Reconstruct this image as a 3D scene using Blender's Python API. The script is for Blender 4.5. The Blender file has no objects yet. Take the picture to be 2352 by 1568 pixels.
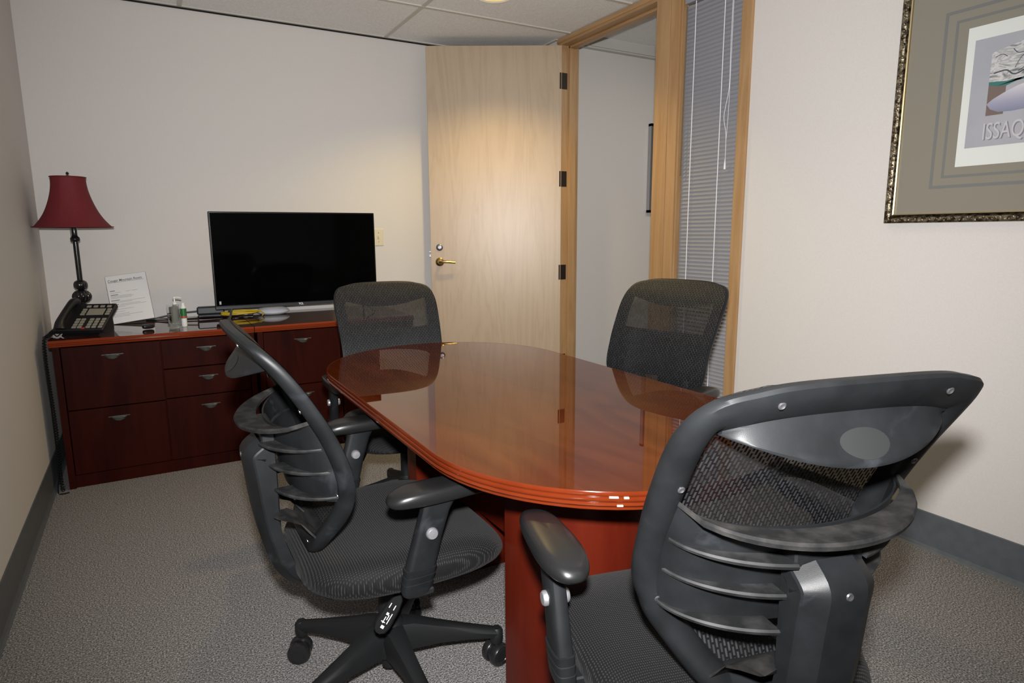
import bpy, math, random
from mathutils import Vector, Matrix
random.seed(7)
PI = math.pi
scene = bpy.context.scene
C = scene.collection

# ---------------------------------------------------------------- camera
F_PX = 1458.6
YAW, PITCH, ROLL = 0.5185, 0.1685, -0.0059
CAM = Vector((0.4912, -4.3212, 1.2257))
fwd = Vector((math.sin(YAW)*math.cos(PITCH), math.cos(YAW)*math.cos(PITCH), -math.sin(PITCH)))
rt = Vector((math.cos(YAW), -math.sin(YAW), 0))
up = rt.cross(fwd)
r2 = rt*math.cos(ROLL) + up*math.sin(ROLL)
u2 = -rt*math.sin(ROLL) + up*math.cos(ROLL)
cd = bpy.data.cameras.new('camera')
cam = bpy.data.objects.new('camera', cd); C.objects.link(cam)
cam.matrix_world = Matrix(((r2.x, u2.x, -fwd.x, CAM.x), (r2.y, u2.y, -fwd.y, CAM.y), (r2.z, u2.z, -fwd.z, CAM.z), (0, 0, 0, 1)))
cd.sensor_width = 36.0; cd.lens = 36.0*F_PX/2352.0; cd.clip_start = 0.02
scene.camera = cam

# ---------------------------------------------------------------- world, lights, exposure
w = bpy.data.worlds.new('world'); scene.world = w; w.use_nodes = True
w.node_tree.nodes['Background'].inputs[0].default_value = (0.5, 0.6, 0.75, 1)
w.node_tree.nodes['Background'].inputs[1].default_value = 0.15
vs = scene.view_settings
vs.view_transform = 'Standard'; vs.look = 'None'; vs.gamma = 1.0; vs.use_curve_mapping = False; vs.exposure = -0.1

def lamp_light(name, kind, loc, energy, color, target=None, **kw):
    l = bpy.data.lights.new(name, kind); l.energy = energy; l.color = color
    for k, v in kw.items(): setattr(l, k, v)
    o = bpy.data.objects.new(name, l); C.objects.link(o); o.location = loc
    if target is not None:
        o.rotation_euler = (Vector(target)-Vector(loc)).to_track_quat('-Z', 'Y').to_euler()
    return o
# the photographer's flash, just above the lens
lamp_light('camera_flash', 'SPOT', CAM + u2*0.13 - fwd*0.02, 430, (1.0, 0.98, 0.975), CAM + fwd*3 + Vector((0.12, 0, 0.35)),
           spot_size=math.radians(118), spot_blend=1.0, shadow_soft_size=0.028)
WARM = (1.0, 0.70, 0.32)
# ceiling downlights (the first one is in view; the rest continue the grid behind the camera)
DOWN = [(2.27, -1.03), (2.27, -3.47), (1.6, -5.0)]
for i, (x, y) in enumerate(DOWN):
    lamp_light('downlight_beam', 'SPOT', (x, y, 2.505), (85 if i == 0 else 9), ((1.0, 0.72, 0.27) if i == 0 else WARM), (x, y, 0),
               spot_size=math.radians(132 if i == 0 else 112), spot_blend=0.6, shadow_soft_size=0.06)
# added soft fill from behind the camera; no window is built there
lamp_light('rear_fill_light', 'AREA', (1.6, -5.75, 1.5), 1.5, (0.86, 0.92, 1.0), (1.6, 0, 1.2), shape='RECTANGLE', size=2.6, size_y=1.5)
lamp_light('hall_light', 'AREA', (4.2, -1.8, 2.60), 14, (1.0, 0.93, 0.82), (4.2, -1.8, 0), shape='RECTANGLE', size=1.2, size_y=0.6)

# ---------------------------------------------------------------- materials
MATS = {}
def new_mat(name):
    m = bpy.data.materials.new(name); m.use_nodes = True
    nt = m.node_tree; b = nt.nodes['Principled BSDF']
    MATS[name] = m
    return m, nt, b
def N(nt, t, **kw):
    n = nt.nodes.new(t)
    for k, v in kw.items():
        if k.startswith('i_'): n.inputs[k[2:].replace('_', ' ')].default_value = v
        else: setattr(n, k, v)
    return n
def plain(name, col, rough=0.5, spec=0.5, metal=0.0, emit=None, es=0, trans=0.0, ior=1.45, coat=0.0):
    m, nt, b = new_mat(name)
    b.inputs['Base Color'].default_value = (*col, 1); b.inputs['Roughness'].default_value = rough
    b.inputs['Specular IOR Level'].default_value = spec; b.inputs['Metallic'].default_value = metal
    b.inputs['Transmission Weight'].default_value = trans; b.inputs['IOR'].default_value = ior
    b.inputs['Coat Weight'].default_value = coat; b.inputs['Coat Roughness'].default_value = 0.05
    if emit: b.inputs['Emission Color'].default_value = (*emit, 1); b.inputs['Emission Strength'].default_value = es
    return m
def coords(nt, scale=(1, 1, 1), rot=(0, 0, 0)):
    tc = N(nt, 'ShaderNodeTexCoord'); mp = N(nt, 'ShaderNodeMapping')
    mp.inputs['Scale'].default_value = scale; mp.inputs['Rotation'].default_value = rot
    nt.links.new(tc.outputs['Object'], mp.inputs['Vector'])
    return mp.outputs['Vector']
def ramp(nt, fac, stops):
    r = N(nt, 'ShaderNodeValToRGB')
    while len(r.color_ramp.elements) < len(stops): r.color_ramp.elements.new(0.5)
    for e, (p, c) in zip(r.color_ramp.elements, stops):
        e.position = p; e.color = (*c, 1)
    nt.links.new(fac, r.inputs[0]); return r.outputs[0]
def bump(nt, b, h, strength, dist=0.002):
    bp = N(nt, 'ShaderNodeBump'); bp.inputs['Strength'].default_value = strength; bp.inputs['Distance'].default_value = dist
    nt.links.new(h, bp.inputs['Height']); nt.links.new(bp.outputs[0], b.inputs['Normal'])
def noisy(name, c1, c2, scale, rough=0.6, detail=4, bmp=0.0, dist=0.001, spec=0.4, sc3=(1, 1, 1), coat=0.0, lo=0.35, hi=0.65, crough=0.05):
    m, nt, b = new_mat(name)
    v = coords(nt, sc3); n = N(nt, 'ShaderNodeTexNoise', i_Scale=scale, i_Detail=detail)
    nt.links.new(v, n.inputs['Vector'])
    nt.links.new(ramp(nt, n.outputs[0], [(lo, c1), (hi, c2)]), b.inputs['Base Color'])
    b.inputs['Roughness'].default_value = rough; b.inputs['Specular IOR Level'].default_value = spec
    b.inputs['Coat Weight'].default_value = coat; b.inputs['Coat Roughness'].default_value = crough
    if bmp: bump(nt, b, n.outputs[0], bmp, dist)
    return m
noisy('wall_paint', (0.625, 0.60, 0.57), (0.65, 0.625, 0.595), 180, 0.62, 2, 0.25, 0.0006, 0.3)
noisy('ceiling_tile', (0.78, 0.78, 0.765), (0.88, 0.88, 0.865), 90, 0.9, 6, 0.5, 0.002, 0.1)
plain('ceiling_grid', (0.56, 0.54, 0.48), 0.5)
plain('shadow_black', (0.01, 0.01, 0.01), 0.9)
noisy('vinyl_base', (0.085, 0.095, 0.105), (0.10, 0.11, 0.12), 30, 0.45)
# carpet: short loop pile, speckled
m, nt, b = new_mat('carpet')
v = coords(nt)
n1 = N(nt, 'ShaderNodeTexNoise', i_Scale=210.0, i_Detail=3.0); n2 = N(nt, 'ShaderNodeTexVoronoi', i_Scale=260.0); n3 = N(nt, 'ShaderNodeTexNoise', i_Scale=60.0)
for n in (n1, n2, n3): nt.links.new(v, n.inputs['Vector'])
c1 = ramp(nt, n1.outputs[0], [(0.32, (0.10, 0.095, 0.093)), (0.5, (0.265, 0.256, 0.251)), (0.68, (0.58, 0.565, 0.555))])
mx = N(nt, 'ShaderNodeMix', data_type='RGBA', blend_type='MULTIPLY'); mx.inputs[0].default_value = 0.5
nt.links.new(c1, mx.inputs[6]); nt.links.new(ramp(nt, n2.outputs['Distance'], [(0.0, (1, 1, 1)), (0.7, (0.35, 0.35, 0.35))]), mx.inputs[7])
nt.links.new(mx.outputs[2], b.inputs['Base Color']); b.inputs['Roughness'].default_value = 0.95; b.inputs['Specular IOR Level'].default_value = 0.05
bump(nt, b, n1.outputs[0], 0.9, 0.006)
# woods
def wood(name, cols, scale, sc3, rough, coat=0.0, dist=3.0, spec=0.4, crough=0.05, bmp=0.05, fine=0.35):
    m, nt, b = new_mat(name)
    v = coords(nt, sc3)
    n = N(nt, 'ShaderNodeTexNoise', i_Scale=scale, i_Detail=5.0, i_Roughness=0.55, i_Distortion=0.6)
    nt.links.new(v, n.inputs['Vector'])
    wv = N(nt, 'ShaderNodeMath', operation='MULTIPLY'); wv.inputs[1].default_value = dist*6
    nt.links.new(n.outputs[0], wv.inputs[0])
    pp = N(nt, 'ShaderNodeMath', operation='PINGPONG'); pp.inputs[1].default_value = 1.0
    nt.links.new(wv.outputs[0], pp.inputs[0])
    f = N(nt, 'ShaderNodeTexNoise', i_Scale=scale*14, i_Detail=3.0); nt.links.new(v, f.inputs['Vector'])
    mm = N(nt, 'ShaderNodeMix', data_type='FLOAT'); mm.inputs[0].default_value = fine
    nt.links.new(pp.outputs[0], mm.inputs[2]); nt.links.new(f.outputs[0], mm.inputs[3])
    st = [(i/(len(cols)-1)*0.8+0.1, c) for i, c in enumerate(cols)]
    nt.links.new(ramp(nt, mm.outputs[0], st), b.inputs['Base Color'])
    b.inputs['Roughness'].default_value = rough; b.inputs['Specular IOR Level'].default_value = spec
    b.inputs['Coat Weight'].default_value = coat; b.inputs['Coat Roughness'].default_value = crough
    if bmp: bump(nt, b, f.outputs[0], bmp, 0.0005)
    return m
wood('door_birch', [(0.40, 0.30, 0.20), (0.445, 0.34, 0.232), (0.465, 0.36, 0.25)], 1.4, (4.5, 4.5, 0.42), 0.36, spec=0.55, dist=2.6, fine=0.5)
wood('frame_oak', [(0.34, 0.195, 0.085), (0.39, 0.235, 0.11), (0.43, 0.27, 0.135)], 1.3, (6, 6, 0.5), 0.38, dist=1.6, fine=0.4)
wood('frame_oak_level', [(0.34, 0.195, 0.085), (0.39, 0.235, 0.11), (0.43, 0.27, 0.135)], 1.3, (6, 0.5, 6), 0.38, dist=1.6, fine=0.4)
wood('cherry_top', [(0.055, 0.009, 0.0022), (0.070, 0.013, 0.003), (0.088, 0.018, 0.004)], 1.3, (3.5, 0.8, 3.5), 0.45, coat=1.0, dist=1.2, fine=0.3, crough=0.012, bmp=0, spec=0.0)
wood('cherry_edge', [(0.085, 0.012, 0.003), (0.125, 0.020, 0.005)], 2, (1, 1, 1), 0.45, coat=0.7, dist=0.8, bmp=0, spec=0.0, crough=0.1)
wood('cherry_panel', [(0.060, 0.0055, 0.002), (0.085, 0.009, 0.003)], 1.0, (5, 5, 0.7), 0.45, coat=0.2, dist=0.8, bmp=0, crough=0.2, spec=0.1)
wood('mahogany', [(0.013, 0.0014, 0.0008), (0.021, 0.0023, 0.0010), (0.030, 0.0036, 0.0012)], 1.0, (5, 5, 0.6), 0.5, coat=0.04, dist=1.0, bmp=0, crough=0.2, spec=0.05)
wood('mahogany_top', [(0.035, 0.010, 0.007), (0.050, 0.014, 0.009)], 1.0, (0.8, 5, 5), 0.45, coat=1.0, dist=1.0, bmp=0, crough=0.03, spec=0.0)
wood('credenza_edge', [(0.16, 0.024, 0.007), (0.22, 0.035, 0.010)], 2, (0.5, 3, 3), 0.45, spec=0.0, crough=0.15, coat=0.5, dist=0.8, bmp=0)
# chair
m = noisy('black_plastic', (0.0065, 0.0072, 0.0080), (0.011, 0.0122, 0.0135), 14, 0.44, 5, 0.0, spec=0.28)
nt = m.node_tree; b = nt.nodes['Principled BSDF']
sm_ = N(nt, 'ShaderNodeTexNoise', i_Scale=9.0, i_Detail=6.0, i_Distortion=0.8); nt.links.new(coords(nt), sm_.inputs['Vector'])
mxs = N(nt, 'ShaderNodeMix', data_type='RGBA'); src = b.inputs['Base Color'].links[0].from_socket
mrs = N(nt, 'ShaderNodeMapRange'); mrs.inputs['From Min'].default_value = 0.60; mrs.inputs['From Max'].default_value = 0.78; mrs.inputs['To Max'].default_value = 0.5; nt.links.new(sm_.outputs[0], mrs.inputs['Value'])
nt.links.new(mrs.outputs[0], mxs.inputs[0]); nt.links.new(src, mxs.inputs[6]); mxs.inputs[7].default_value = (0.05, 0.055, 0.065, 1); nt.links.new(mxs.outputs[2], b.inputs['Base Color'])
nn = N(nt, 'ShaderNodeTexNoise', i_Scale=1400.0, i_Detail=1.0); nt.links.new(coords(nt), nn.inputs['Vector']); bump(nt, b, nn.outputs[0], 0.25, 0.0004)
noisy('dusty_plastic', (0.009, 0.0092, 0.0095), (0.034, 0.0325, 0.031), 30, 0.75, 8, 0.3, 0.0006, 0.15, lo=0.38, hi=0.72)
noisy('rib_plastic', (0.007, 0.0075, 0.008), (0.030, 0.030, 0.030), 26, 0.6, 7, 0.0, 0.0004, 0.35, lo=0.42, hi=0.75)
plain('base_plastic', (0.008, 0.0088, 0.0095), 0.55, 0.35)
plain('pad_vinyl', (0.009, 0.009, 0.0095), 0.33, 0.45)
plain('caster_black', (0.012, 0.012, 0.013), 0.3)
plain('grey_disc', (0.013, 0.0142, 0.0142), 0.6)
plain('silver', (0.42, 0.42, 0.44), 0.4, metal=0.75)
plain('steel', (0.28, 0.28, 0.29), 0.35, metal=0.9)
plain('white_mark', (0.7, 0.7, 0.7), 0.6)
# seat fabric : dark weave with small paler flecks
m, nt, b = new_mat('seat_fabric')
v = coords(nt)
vo = N(nt, 'ShaderNodeTexVoronoi', i_Scale=330.0); nt.links.new(v, vo.inputs['Vector'])
wv = N(nt, 'ShaderNodeTexWave', wave_type='BANDS', bands_direction='X', i_Scale=75.0, i_Distortion=1.5, i_Detail=1.0); nt.links.new(v, wv.inputs['Vector'])
wy = N(nt, 'ShaderNodeTexWave', wave_type='BANDS', bands_direction='Y', i_Scale=55.0, i_Distortion=1.0); nt.links.new(v, wy.inputs['Vector'])
mu = N(nt, 'ShaderNodeMath', operation='MULTIPLY'); nt.links.new(wv.outputs['Fac'], mu.inputs[0]); nt.links.new(wy.outputs['Fac'], mu.inputs[1])
nt.links.new(ramp(nt, mu.outputs[0], [(0.1, (0.002, 0.002, 0.0023)), (0.55, (0.007, 0.007, 0.0078)), (0.95, (0.028, 0.028, 0.030))]), b.inputs['Base Color'])
b.inputs['Roughness'].default_value = 0.75; b.inputs['Specular IOR Level'].default_value = 0.25
b.inputs['Sheen Weight'].default_value = 0.04
bump(nt, b, mu.outputs[0], 0.8, 0.001)
# see-through back mesh: staggered elongated threads with real holes
m, nt, b = new_mat('back_net')
tc = N(nt, 'ShaderNodeTexCoord'); mp = N(nt, 'ShaderNodeMapping')
mp.inputs['Rotation'].default_value = (PI/2, 0, PI/2+0.0)
sx = N(nt, 'ShaderNodeSeparateXYZ'); cb = N(nt, 'ShaderNodeCombineXYZ')
nt.links.new(tc.outputs['Object'], sx.inputs[0])
nt.links.new(sx.outputs['Z'], cb.inputs['X']); nt.links.new(sx.outputs['X'], cb.inputs['Y'])
br = N(nt, 'ShaderNodeTexBrick', offset=0.5, squash=1.0)
br.inputs['Scale'].default_value = 1.0; br.inputs['Brick Width'].default_value = 0.0150; br.inputs['Row Height'].default_value = 0.0068
br.inputs['Mortar Size'].default_value = 0.0019; br.inputs['Mortar Smooth'].default_value = 0.3
br.inputs['Color1'].default_value = (0.016, 0.017, 0.0185, 1); br.inputs['Color2'].default_value = (0.030, 0.031, 0.034, 1); br.inputs['Mortar'].default_value = (0.003, 0.003, 0.0035, 1)
nt.links.new(cb.outputs[0], br.inputs['Vector'])
nt.links.new(br.outputs['Color'], b.inputs['Base Color']); b.inputs['Roughness'].default_value = 0.5; b.inputs['Specular IOR Level'].default_value = 0.35
al = N(nt, 'ShaderNodeMapRange'); al.inputs['From Min'].default_value = 0; al.inputs['From Max'].default_value = 1
al.inputs['To Min'].default_value = 0.985; al.inputs['To Max'].default_value = 0.70
nt.links.new(br.outputs['Fac'], al.inputs['Value']); nt.links.new(al.outputs[0], b.inputs['Alpha'])
# misc
plain('tv_black', (0.004, 0.004, 0.005), 0.3, 0.3)
plain('tv_glass', (0.001, 0.001, 0.0011), 0.07, 0.15)
m, nt, b = new_mat('shade_cloth')
v = coords(nt); nz = N(nt, 'ShaderNodeTexNoise', i_Scale=260.0); nt.links.new(v, nz.inputs['Vector'])
nt.links.new(ramp(nt, nz.outputs[0], [(0.3, (0.12, 0.006, 0.010)), (0.7, (0.17, 0.010, 0.015))]), b.inputs['Base Color']); b.inputs['Roughness'].default_value = 0.75
plain('lamp_black', (0.010, 0.010, 0.011), 0.16, 0.6)
plain('phone_black', (0.010, 0.010, 0.011), 0.35)
plain('key_cream', (0.24, 0.228, 0.18), 0.5)
plain('chip_pale', (0.5, 0.45, 0.35), 0.5)
plain('key_red', (0.45, 0.03, 0.03), 0.5)
plain('paper', (0.72, 0.72, 0.72), 0.35)
plain('ink', (0.12, 0.12, 0.13), 0.6)
plain('ink_pale', (0.42, 0.42, 0.43), 0.6)
plain('clear_glass', (0.95, 0.97, 0.96), 0.02, trans=1.0, ior=1.15)
plain('gel', (0.80, 0.82, 0.81), 0.15)
MATS['gel'].node_tree.nodes['Principled BSDF'].inputs['Alpha'].default_value = 0.35
plain('label_green', (0.02, 0.14, 0.04), 0.4)
plain('label_white', (0.7, 0.72, 0.68), 0.4)
plain('label_red', (0.5, 0.06, 0.03), 0.4)
plain('dome_white', (0.62, 0.65, 0.72), 0.35)
plain('cable_yellow', (0.60, 0.42, 0.02), 0.45)
plain('cable_grey', (0.10, 0.10, 0.10), 0.5)
plain('cable_black', (0.008, 0.008, 0.008), 0.8, 0.15)
plain('matte_black', (0.007, 0.0075, 0.008), 0.8, 0.12)
plain('box_black', (0.022, 0.026, 0.030), 0.35)
plain('switch_ivory', (0.66, 0.60, 0.44), 0.35)
plain('brass', (0.48, 0.33, 0.13), 0.28, metal=1.0)
plain('bronze_dark', (0.022, 0.015, 0.010), 0.5, metal=0.3)
noisy('handle_gunmetal', (0.035, 0.038, 0.034), (0.055, 0.06, 0.053), 40, 0.35, spec=0.6)
plain('blind_slat', (0.27, 0.275, 0.30), 0.6, 0.2)
plain('cord_white', (0.78, 0.80, 0.84), 0.6)
plain('wand_clear', (0.16, 0.12, 0.08), 0.3)
m = noisy('frame_gilt', (0.05, 0.036, 0.022), (0.34, 0.29, 0.20), 70, 0.38, 6, 1.0, 0.004, lo=0.40, hi=0.66)
m.node_tree.nodes['Principled BSDF'].inputs['Metallic'].default_value = 0.85
plain('gilt_lip', (0.48, 0.39, 0.22), 0.35, metal=0.9)
plain('mat_board', (0.235, 0.220, 0.180), 0.35)
plain('mat_groove', (0.165, 0.168, 0.160), 0.6)
plain('print_paper', (0.68, 0.71, 0.68), 0.35)
noisy('print_sky', (0.35, 0.36, 0.40), (0.39, 0.40, 0.43), 5, 0.4)
m, nt, b = new_mat('print_forest')
v = coords(nt, (1, 1, 2.4)); nz = N(nt, 'ShaderNodeTexNoise', i_Scale=16.0, i_Detail=3.0, i_Distortion=1.6); nt.links.new(v, nz.inputs['Vector'])
nt.links.new(ramp(nt, nz.outputs[0], [(0.34, (0.16, 0.17, 0.18)), (0.43, (0.40, 0.41, 0.41)), (0.5, (0.60, 0.60, 0.60)), (0.57, (0.33, 0.35, 0.35)), (0.66, (0.55, 0.55, 0.56))]), b.inputs['Base Color'])
plain('print_brown', (0.17, 0.13, 0.115), 0.4)
plain('print_teal', (0.05, 0.17, 0.16), 0.4)
plain('print_branch', (0.08, 0.09, 0.11), 0.4)
plain('print_letter', (0.50, 0.50, 0.53), 0.4)
plain('print_letter_shade', (0.20, 0.20, 0.24), 0.4)
m, nt, b = new_mat('print_snow')
tc = N(nt, 'ShaderNodeTexCoord'); sx = N(nt, 'ShaderNodeSeparateXYZ'); nt.links.new(tc.outputs['Object'], sx.inputs[0])
mr = N(nt, 'ShaderNodeMapRange'); mr.inputs['From Min'].default_value = 1.615; mr.inputs['From Max'].default_value = 1.70
nt.links.new(sx.outputs['Z'], mr.inputs['Value']); nt.links.new(ramp(nt, mr.outputs[0], [(0.0, (0.19, 0.21, 0.31)), (0.45, (0.33, 0.33, 0.43)), (1.0, (0.60, 0.59, 0.63))]), b.inputs['Base Color'])
plain('hall_soffit', (0.55, 0.54, 0.50), 0.7)
plain('hall_mirror', (0.30, 0.33, 0.28), 0.15)
plain('chrome_frame', (0.45, 0.46, 0.48), 0.22, metal=0.9)
m, nt, b = new_mat('reflector'); b.inputs['Base Color'].default_value = (0.85, 0.72, 0.40, 1); b.inputs['Metallic'].default_value = 0.8; b.inputs['Roughness'].default_value = 0.25
b.inputs['Emission Color'].default_value = (1.0, 0.80, 0.35, 1); b.inputs['Emission Strength'].default_value = 0.5
plain('light_trim', (0.75, 0.72, 0.62), 0.4)
plain('bulb', (1, 0.9, 0.6), 0.3, emit=(1.0, 0.86, 0.50), es=6)
plain('rear_glass', (0.5, 0.55, 0.6), 0.2)

# ---------------------------------------------------------------- mesh helpers
class MB:
    def __init__(s): s.v = []; s.f = []; s.sm = []
    def add(s, vs, fs, smooth=True):
        o = len(s.v); s.v += [tuple(p) for p in vs]
        for f in fs: s.f.append([i+o for i in f]); s.sm.append(smooth)
        return s
    def box(s, x0, x1, y0, y1, z0, z1, bev=0.0, M=None):
        if bev <= 0:
            vs = [(x, y, z) for x in (x0, x1) for y in (y0, y1) for z in (z0, z1)]
            fs = [(0, 1, 3, 2), (4, 6, 7, 5), (0, 4, 5, 1), (2, 3, 7, 6), (0, 2, 6, 4), (1, 5, 7, 3)]
            sm = False
        else:
            b = bev; vs = []; idx = {}; fs = []
            X = (x0, x1); Y = (y0, y1); Z = (z0, z1)
            for i in (0, 1):
                for j in (0, 1):
                    for k in (0, 1):
                        sx, sy, sz = (1 if i == 0 else -1), (1 if j == 0 else -1), (1 if k == 0 else -1)
                        idx[(i, j, k, 0)] = len(vs); vs.append((X[i], Y[j]+sy*b, Z[k]+sz*b))
                        idx[(i, j, k, 1)] = len(vs); vs.append((X[i]+sx*b, Y[j], Z[k]+sz*b))
                        idx[(i, j, k, 2)] = len(vs); vs.append((X[i]+sx*b, Y[j]+sy*b, Z[k]))
            q = [(0, 0), (1, 0), (1, 1), (0, 1)]
            for i in (0, 1): fs.append([idx[(i, j, k, 0)] for j, k in (q if i else q[::-1])])
            for j in (0, 1): fs.append([idx[(i, j, k, 1)] for i, k in (q[::-1] if j else q)])
            for k in (0, 1): fs.append([idx[(i, j, k, 2)] for i, j in (q if k else q[::-1])])
            for i in (0, 1):
                for j in (0, 1):
                    f = [idx[(i, j, 0, 0)], idx[(i, j, 1, 0)], idx[(i, j, 1, 1)], idx[(i, j, 0, 1)]]; fs.append(f)
            for i in (0, 1):
                for k in (0, 1): fs.append([idx[(i, 0, k, 0)], idx[(i, 1, k, 0)], idx[(i, 1, k, 2)], idx[(i, 0, k, 2)]])
            for j in (0, 1):
                for k in (0, 1): fs.append([idx[(0, j, k, 1)], idx[(1, j, k, 1)], idx[(1, j, k, 2)], idx[(0, j, k, 2)]])
            for i in (0, 1):
                for j in (0, 1):
                    for k in (0, 1): fs.append([idx[(i, j, k, t)] for t in (0, 1, 2)])
            sm = False
        if M is not None: vs = [M @ Vector(p) for p in vs]
        return s.add(vs, fs, sm)
    def loft(s, rings, closed_ring=True, cap=True, loop=False, smooth=True):
        n = len(rings[0]); m_ = len(rings); vs = [p for r in rings for p in r]; fs = []
        for a in range(m_ if loop else m_-1):
            b_ = (a+1) % m_
            for i in range(n if closed_ring else n-1):
                j = (i+1) % n; fs.append((a*n+i, a*n+j, b_*n+j, b_*n+i))
        if cap and not loop and closed_ring:
            fs.append(tuple(range(n))[::-1]); fs.append(tuple((m_-1)*n+i for i in range(n)))
        return s.add(vs, fs, smooth)
    def lathe(s, prof, n=32, M=None, cap=True, flute=0, famp=0.0):
        rings = []
        for r, z in prof:
            ring = []
            for i in range(n):
                a = 2*PI*i/n; rr = r*(1 - (famp*abs(math.sin(a*flute/2))**0.5 if flute else 0)) if flute else r
                p = Vector((rr*math.cos(a), rr*math.sin(a), z)); ring.append(M @ p if M is not None else p)
            rings.append(ring)
        return s.loft(rings, cap=cap)
    def tube(s, pts, r, n=8, cap=True):
        pts = [Vector(p) for p in pts]; rings = []; ref = None
        for i, p in enumerate(pts):
            t = (pts[min(i+1, len(pts)-1)] - pts[max(i-1, 0)]).normalized()
            if ref is None:
                ref = Vector((0, 0, 1)) if abs(t.z) < 0.9 else Vector((1, 0, 0))
            a = (ref - t*ref.dot(t)).normalized(); ref = a; b_ = t.cross(a)
            rr = r(i/(len(pts)-1)) if callable(r) else r
            rings.append([p + a*rr*math.cos(2*PI*k/n) + b_*rr*math.sin(2*PI*k/n) for k in range(n)])
        return s.loft(rings, cap=cap)
    def prism(s, poly, z0, z1, M=None, smooth=False):
        n = len(poly); vs = [Vector((x, y, z0)) for x, y in poly] + [Vector((x, y, z1)) for x, y in poly]
        if M is not None: vs = [M @ p for p in vs]
        fs = [tuple(range(n))[::-1], tuple(range(n, 2*n))] + [(i, (i+1) % n, n+(i+1) % n, n+i) for i in range(n)]
        return s.add(vs, fs, smooth)
    def build(s, name, mat, parent=None, auto=40):
        me = bpy.data.meshes.new(name); me.from_pydata([tuple(p) for p in s.v], [], s.f)
        me.polygons.foreach_set('use_smooth', s.sm)
        me.materials.append(MATS[mat]); me.update()
        import bmesh
        bm = bmesh.new(); bm.from_mesh(me); bmesh.ops.recalc_face_normals(bm, faces=bm.faces)
        if auto:
            for e in bm.edges:
                if len(e.link_faces) == 2 and e.calc_face_angle(0) > math.radians(auto): e.smooth = False
        bm.to_mesh(me); bm.free()
        o = bpy.data.objects.new(name, me); C.objects.link(o)
        if parent is not None: o.parent = parent
        return o
def bx(*a, **k): return MB().box(*a, **k)
def tag(o, label, cat, group=None):
    o['label'] = label; o['category'] = cat
    if group: o['group'] = group
    return o
def struct(o, label=None):
    o['kind'] = 'structure'
    if label: o['label'] = label
    return o
def empty(name, loc=(0, 0, 0), rz=0.0):
    o = bpy.data.objects.new(name, None); C.objects.link(o); o.location = loc; o.rotation_euler = (0, 0, rz); o.empty_display_size = 0.05
    return o
def sub(o, lv=1):
    md = o.modifiers.new('subsurf', 'SUBSURF'); md.levels = lv; md.render_levels = lv; return o
def bevel(o, w_=0.003, seg=2):
    md = o.modifiers.new('bevel', 'BEVEL'); md.width = w_; md.segments = seg; md.limit_method = 'ANGLE'; md.angle_limit = math.radians(35); return o
def interp(tab, x):
    if x <= tab[0][0]: return tab[0][1]
    for (a, va), (b_, vb) in zip(tab, tab[1:]):
        if x <= b_:
            t = (x-a)/(b_-a); return va+(vb-va)*t
    return tab[-1][1]
def smooth_tab(tab):
    # Catmull-Rom evaluation of a (x, value) table
    def f(x):
        n = len(tab)
        if x <= tab[0][0]: return tab[0][1]
        if x >= tab[-1][0]: return tab[-1][1]
        i = max(k for k in range(n-1) if tab[k][0] <= x)
        x0, v0 = tab[i]; x1, v1 = tab[i+1]
        m0 = (v1-(tab[i-1][1] if i > 0 else v0))/((x1-(tab[i-1][0] if i > 0 else x0)) or 1)
        m1 = ((tab[i+2][1] if i+2 < n else v1)-v0)/(((tab[i+2][0] if i+2 < n else x1)-x0) or 1)
        h = x1-x0; t = (x-x0)/h
        return (2*t**3-3*t*t+1)*v0+(t**3-2*t*t+t)*h*m0+(-2*t**3+3*t*t)*v1+(t**3-t*t)*h*m1
    return f
def catmull(pts, per=6, closed=False):
    P = [Vector(p) for p in pts]; n = len(P); out = []
    for i in range(n if closed else n-1):
        p0 = P[(i-1) % n] if closed or i > 0 else P[0]; p1 = P[i]; p2 = P[(i+1) % n]; p3 = P[(i+2) % n] if closed or i+2 < n else P[-1]
        for k in range(per):
            t = k/per
            out.append(0.5*((2*p1)+(p2-p0)*t+(2*p0-5*p1+4*p2-p3)*t*t+(3*p1-p0-3*p2+p3)*t**3))
    if not closed: out.append(P[-1])
    return out
def text_mesh(body, size, mat, parent, M, extrude=0.0004, name='lettering', offset=0.0, sx=1.0):
    cu = bpy.data.curves.new('t', 'FONT'); cu.body = body; cu.size = size; cu.extrude = extrude; cu.offset = offset; cu.align_x = 'LEFT'
    to = bpy.data.objects.new('t', cu); C.objects.link(to)
    dg = bpy.context.evaluated_depsgraph_get(); me = bpy.data.meshes.new_from_object(to.evaluated_get(dg))
    bpy.data.objects.remove(to)
    me.transform(M @ Matrix.Diagonal((sx, 1, 1, 1))); me.materials.clear(); me.materials.append(MATS[mat]); me.name = name
    o = bpy.data.objects.new(name, me); C.objects.link(o); o.parent = parent
    return o

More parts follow.
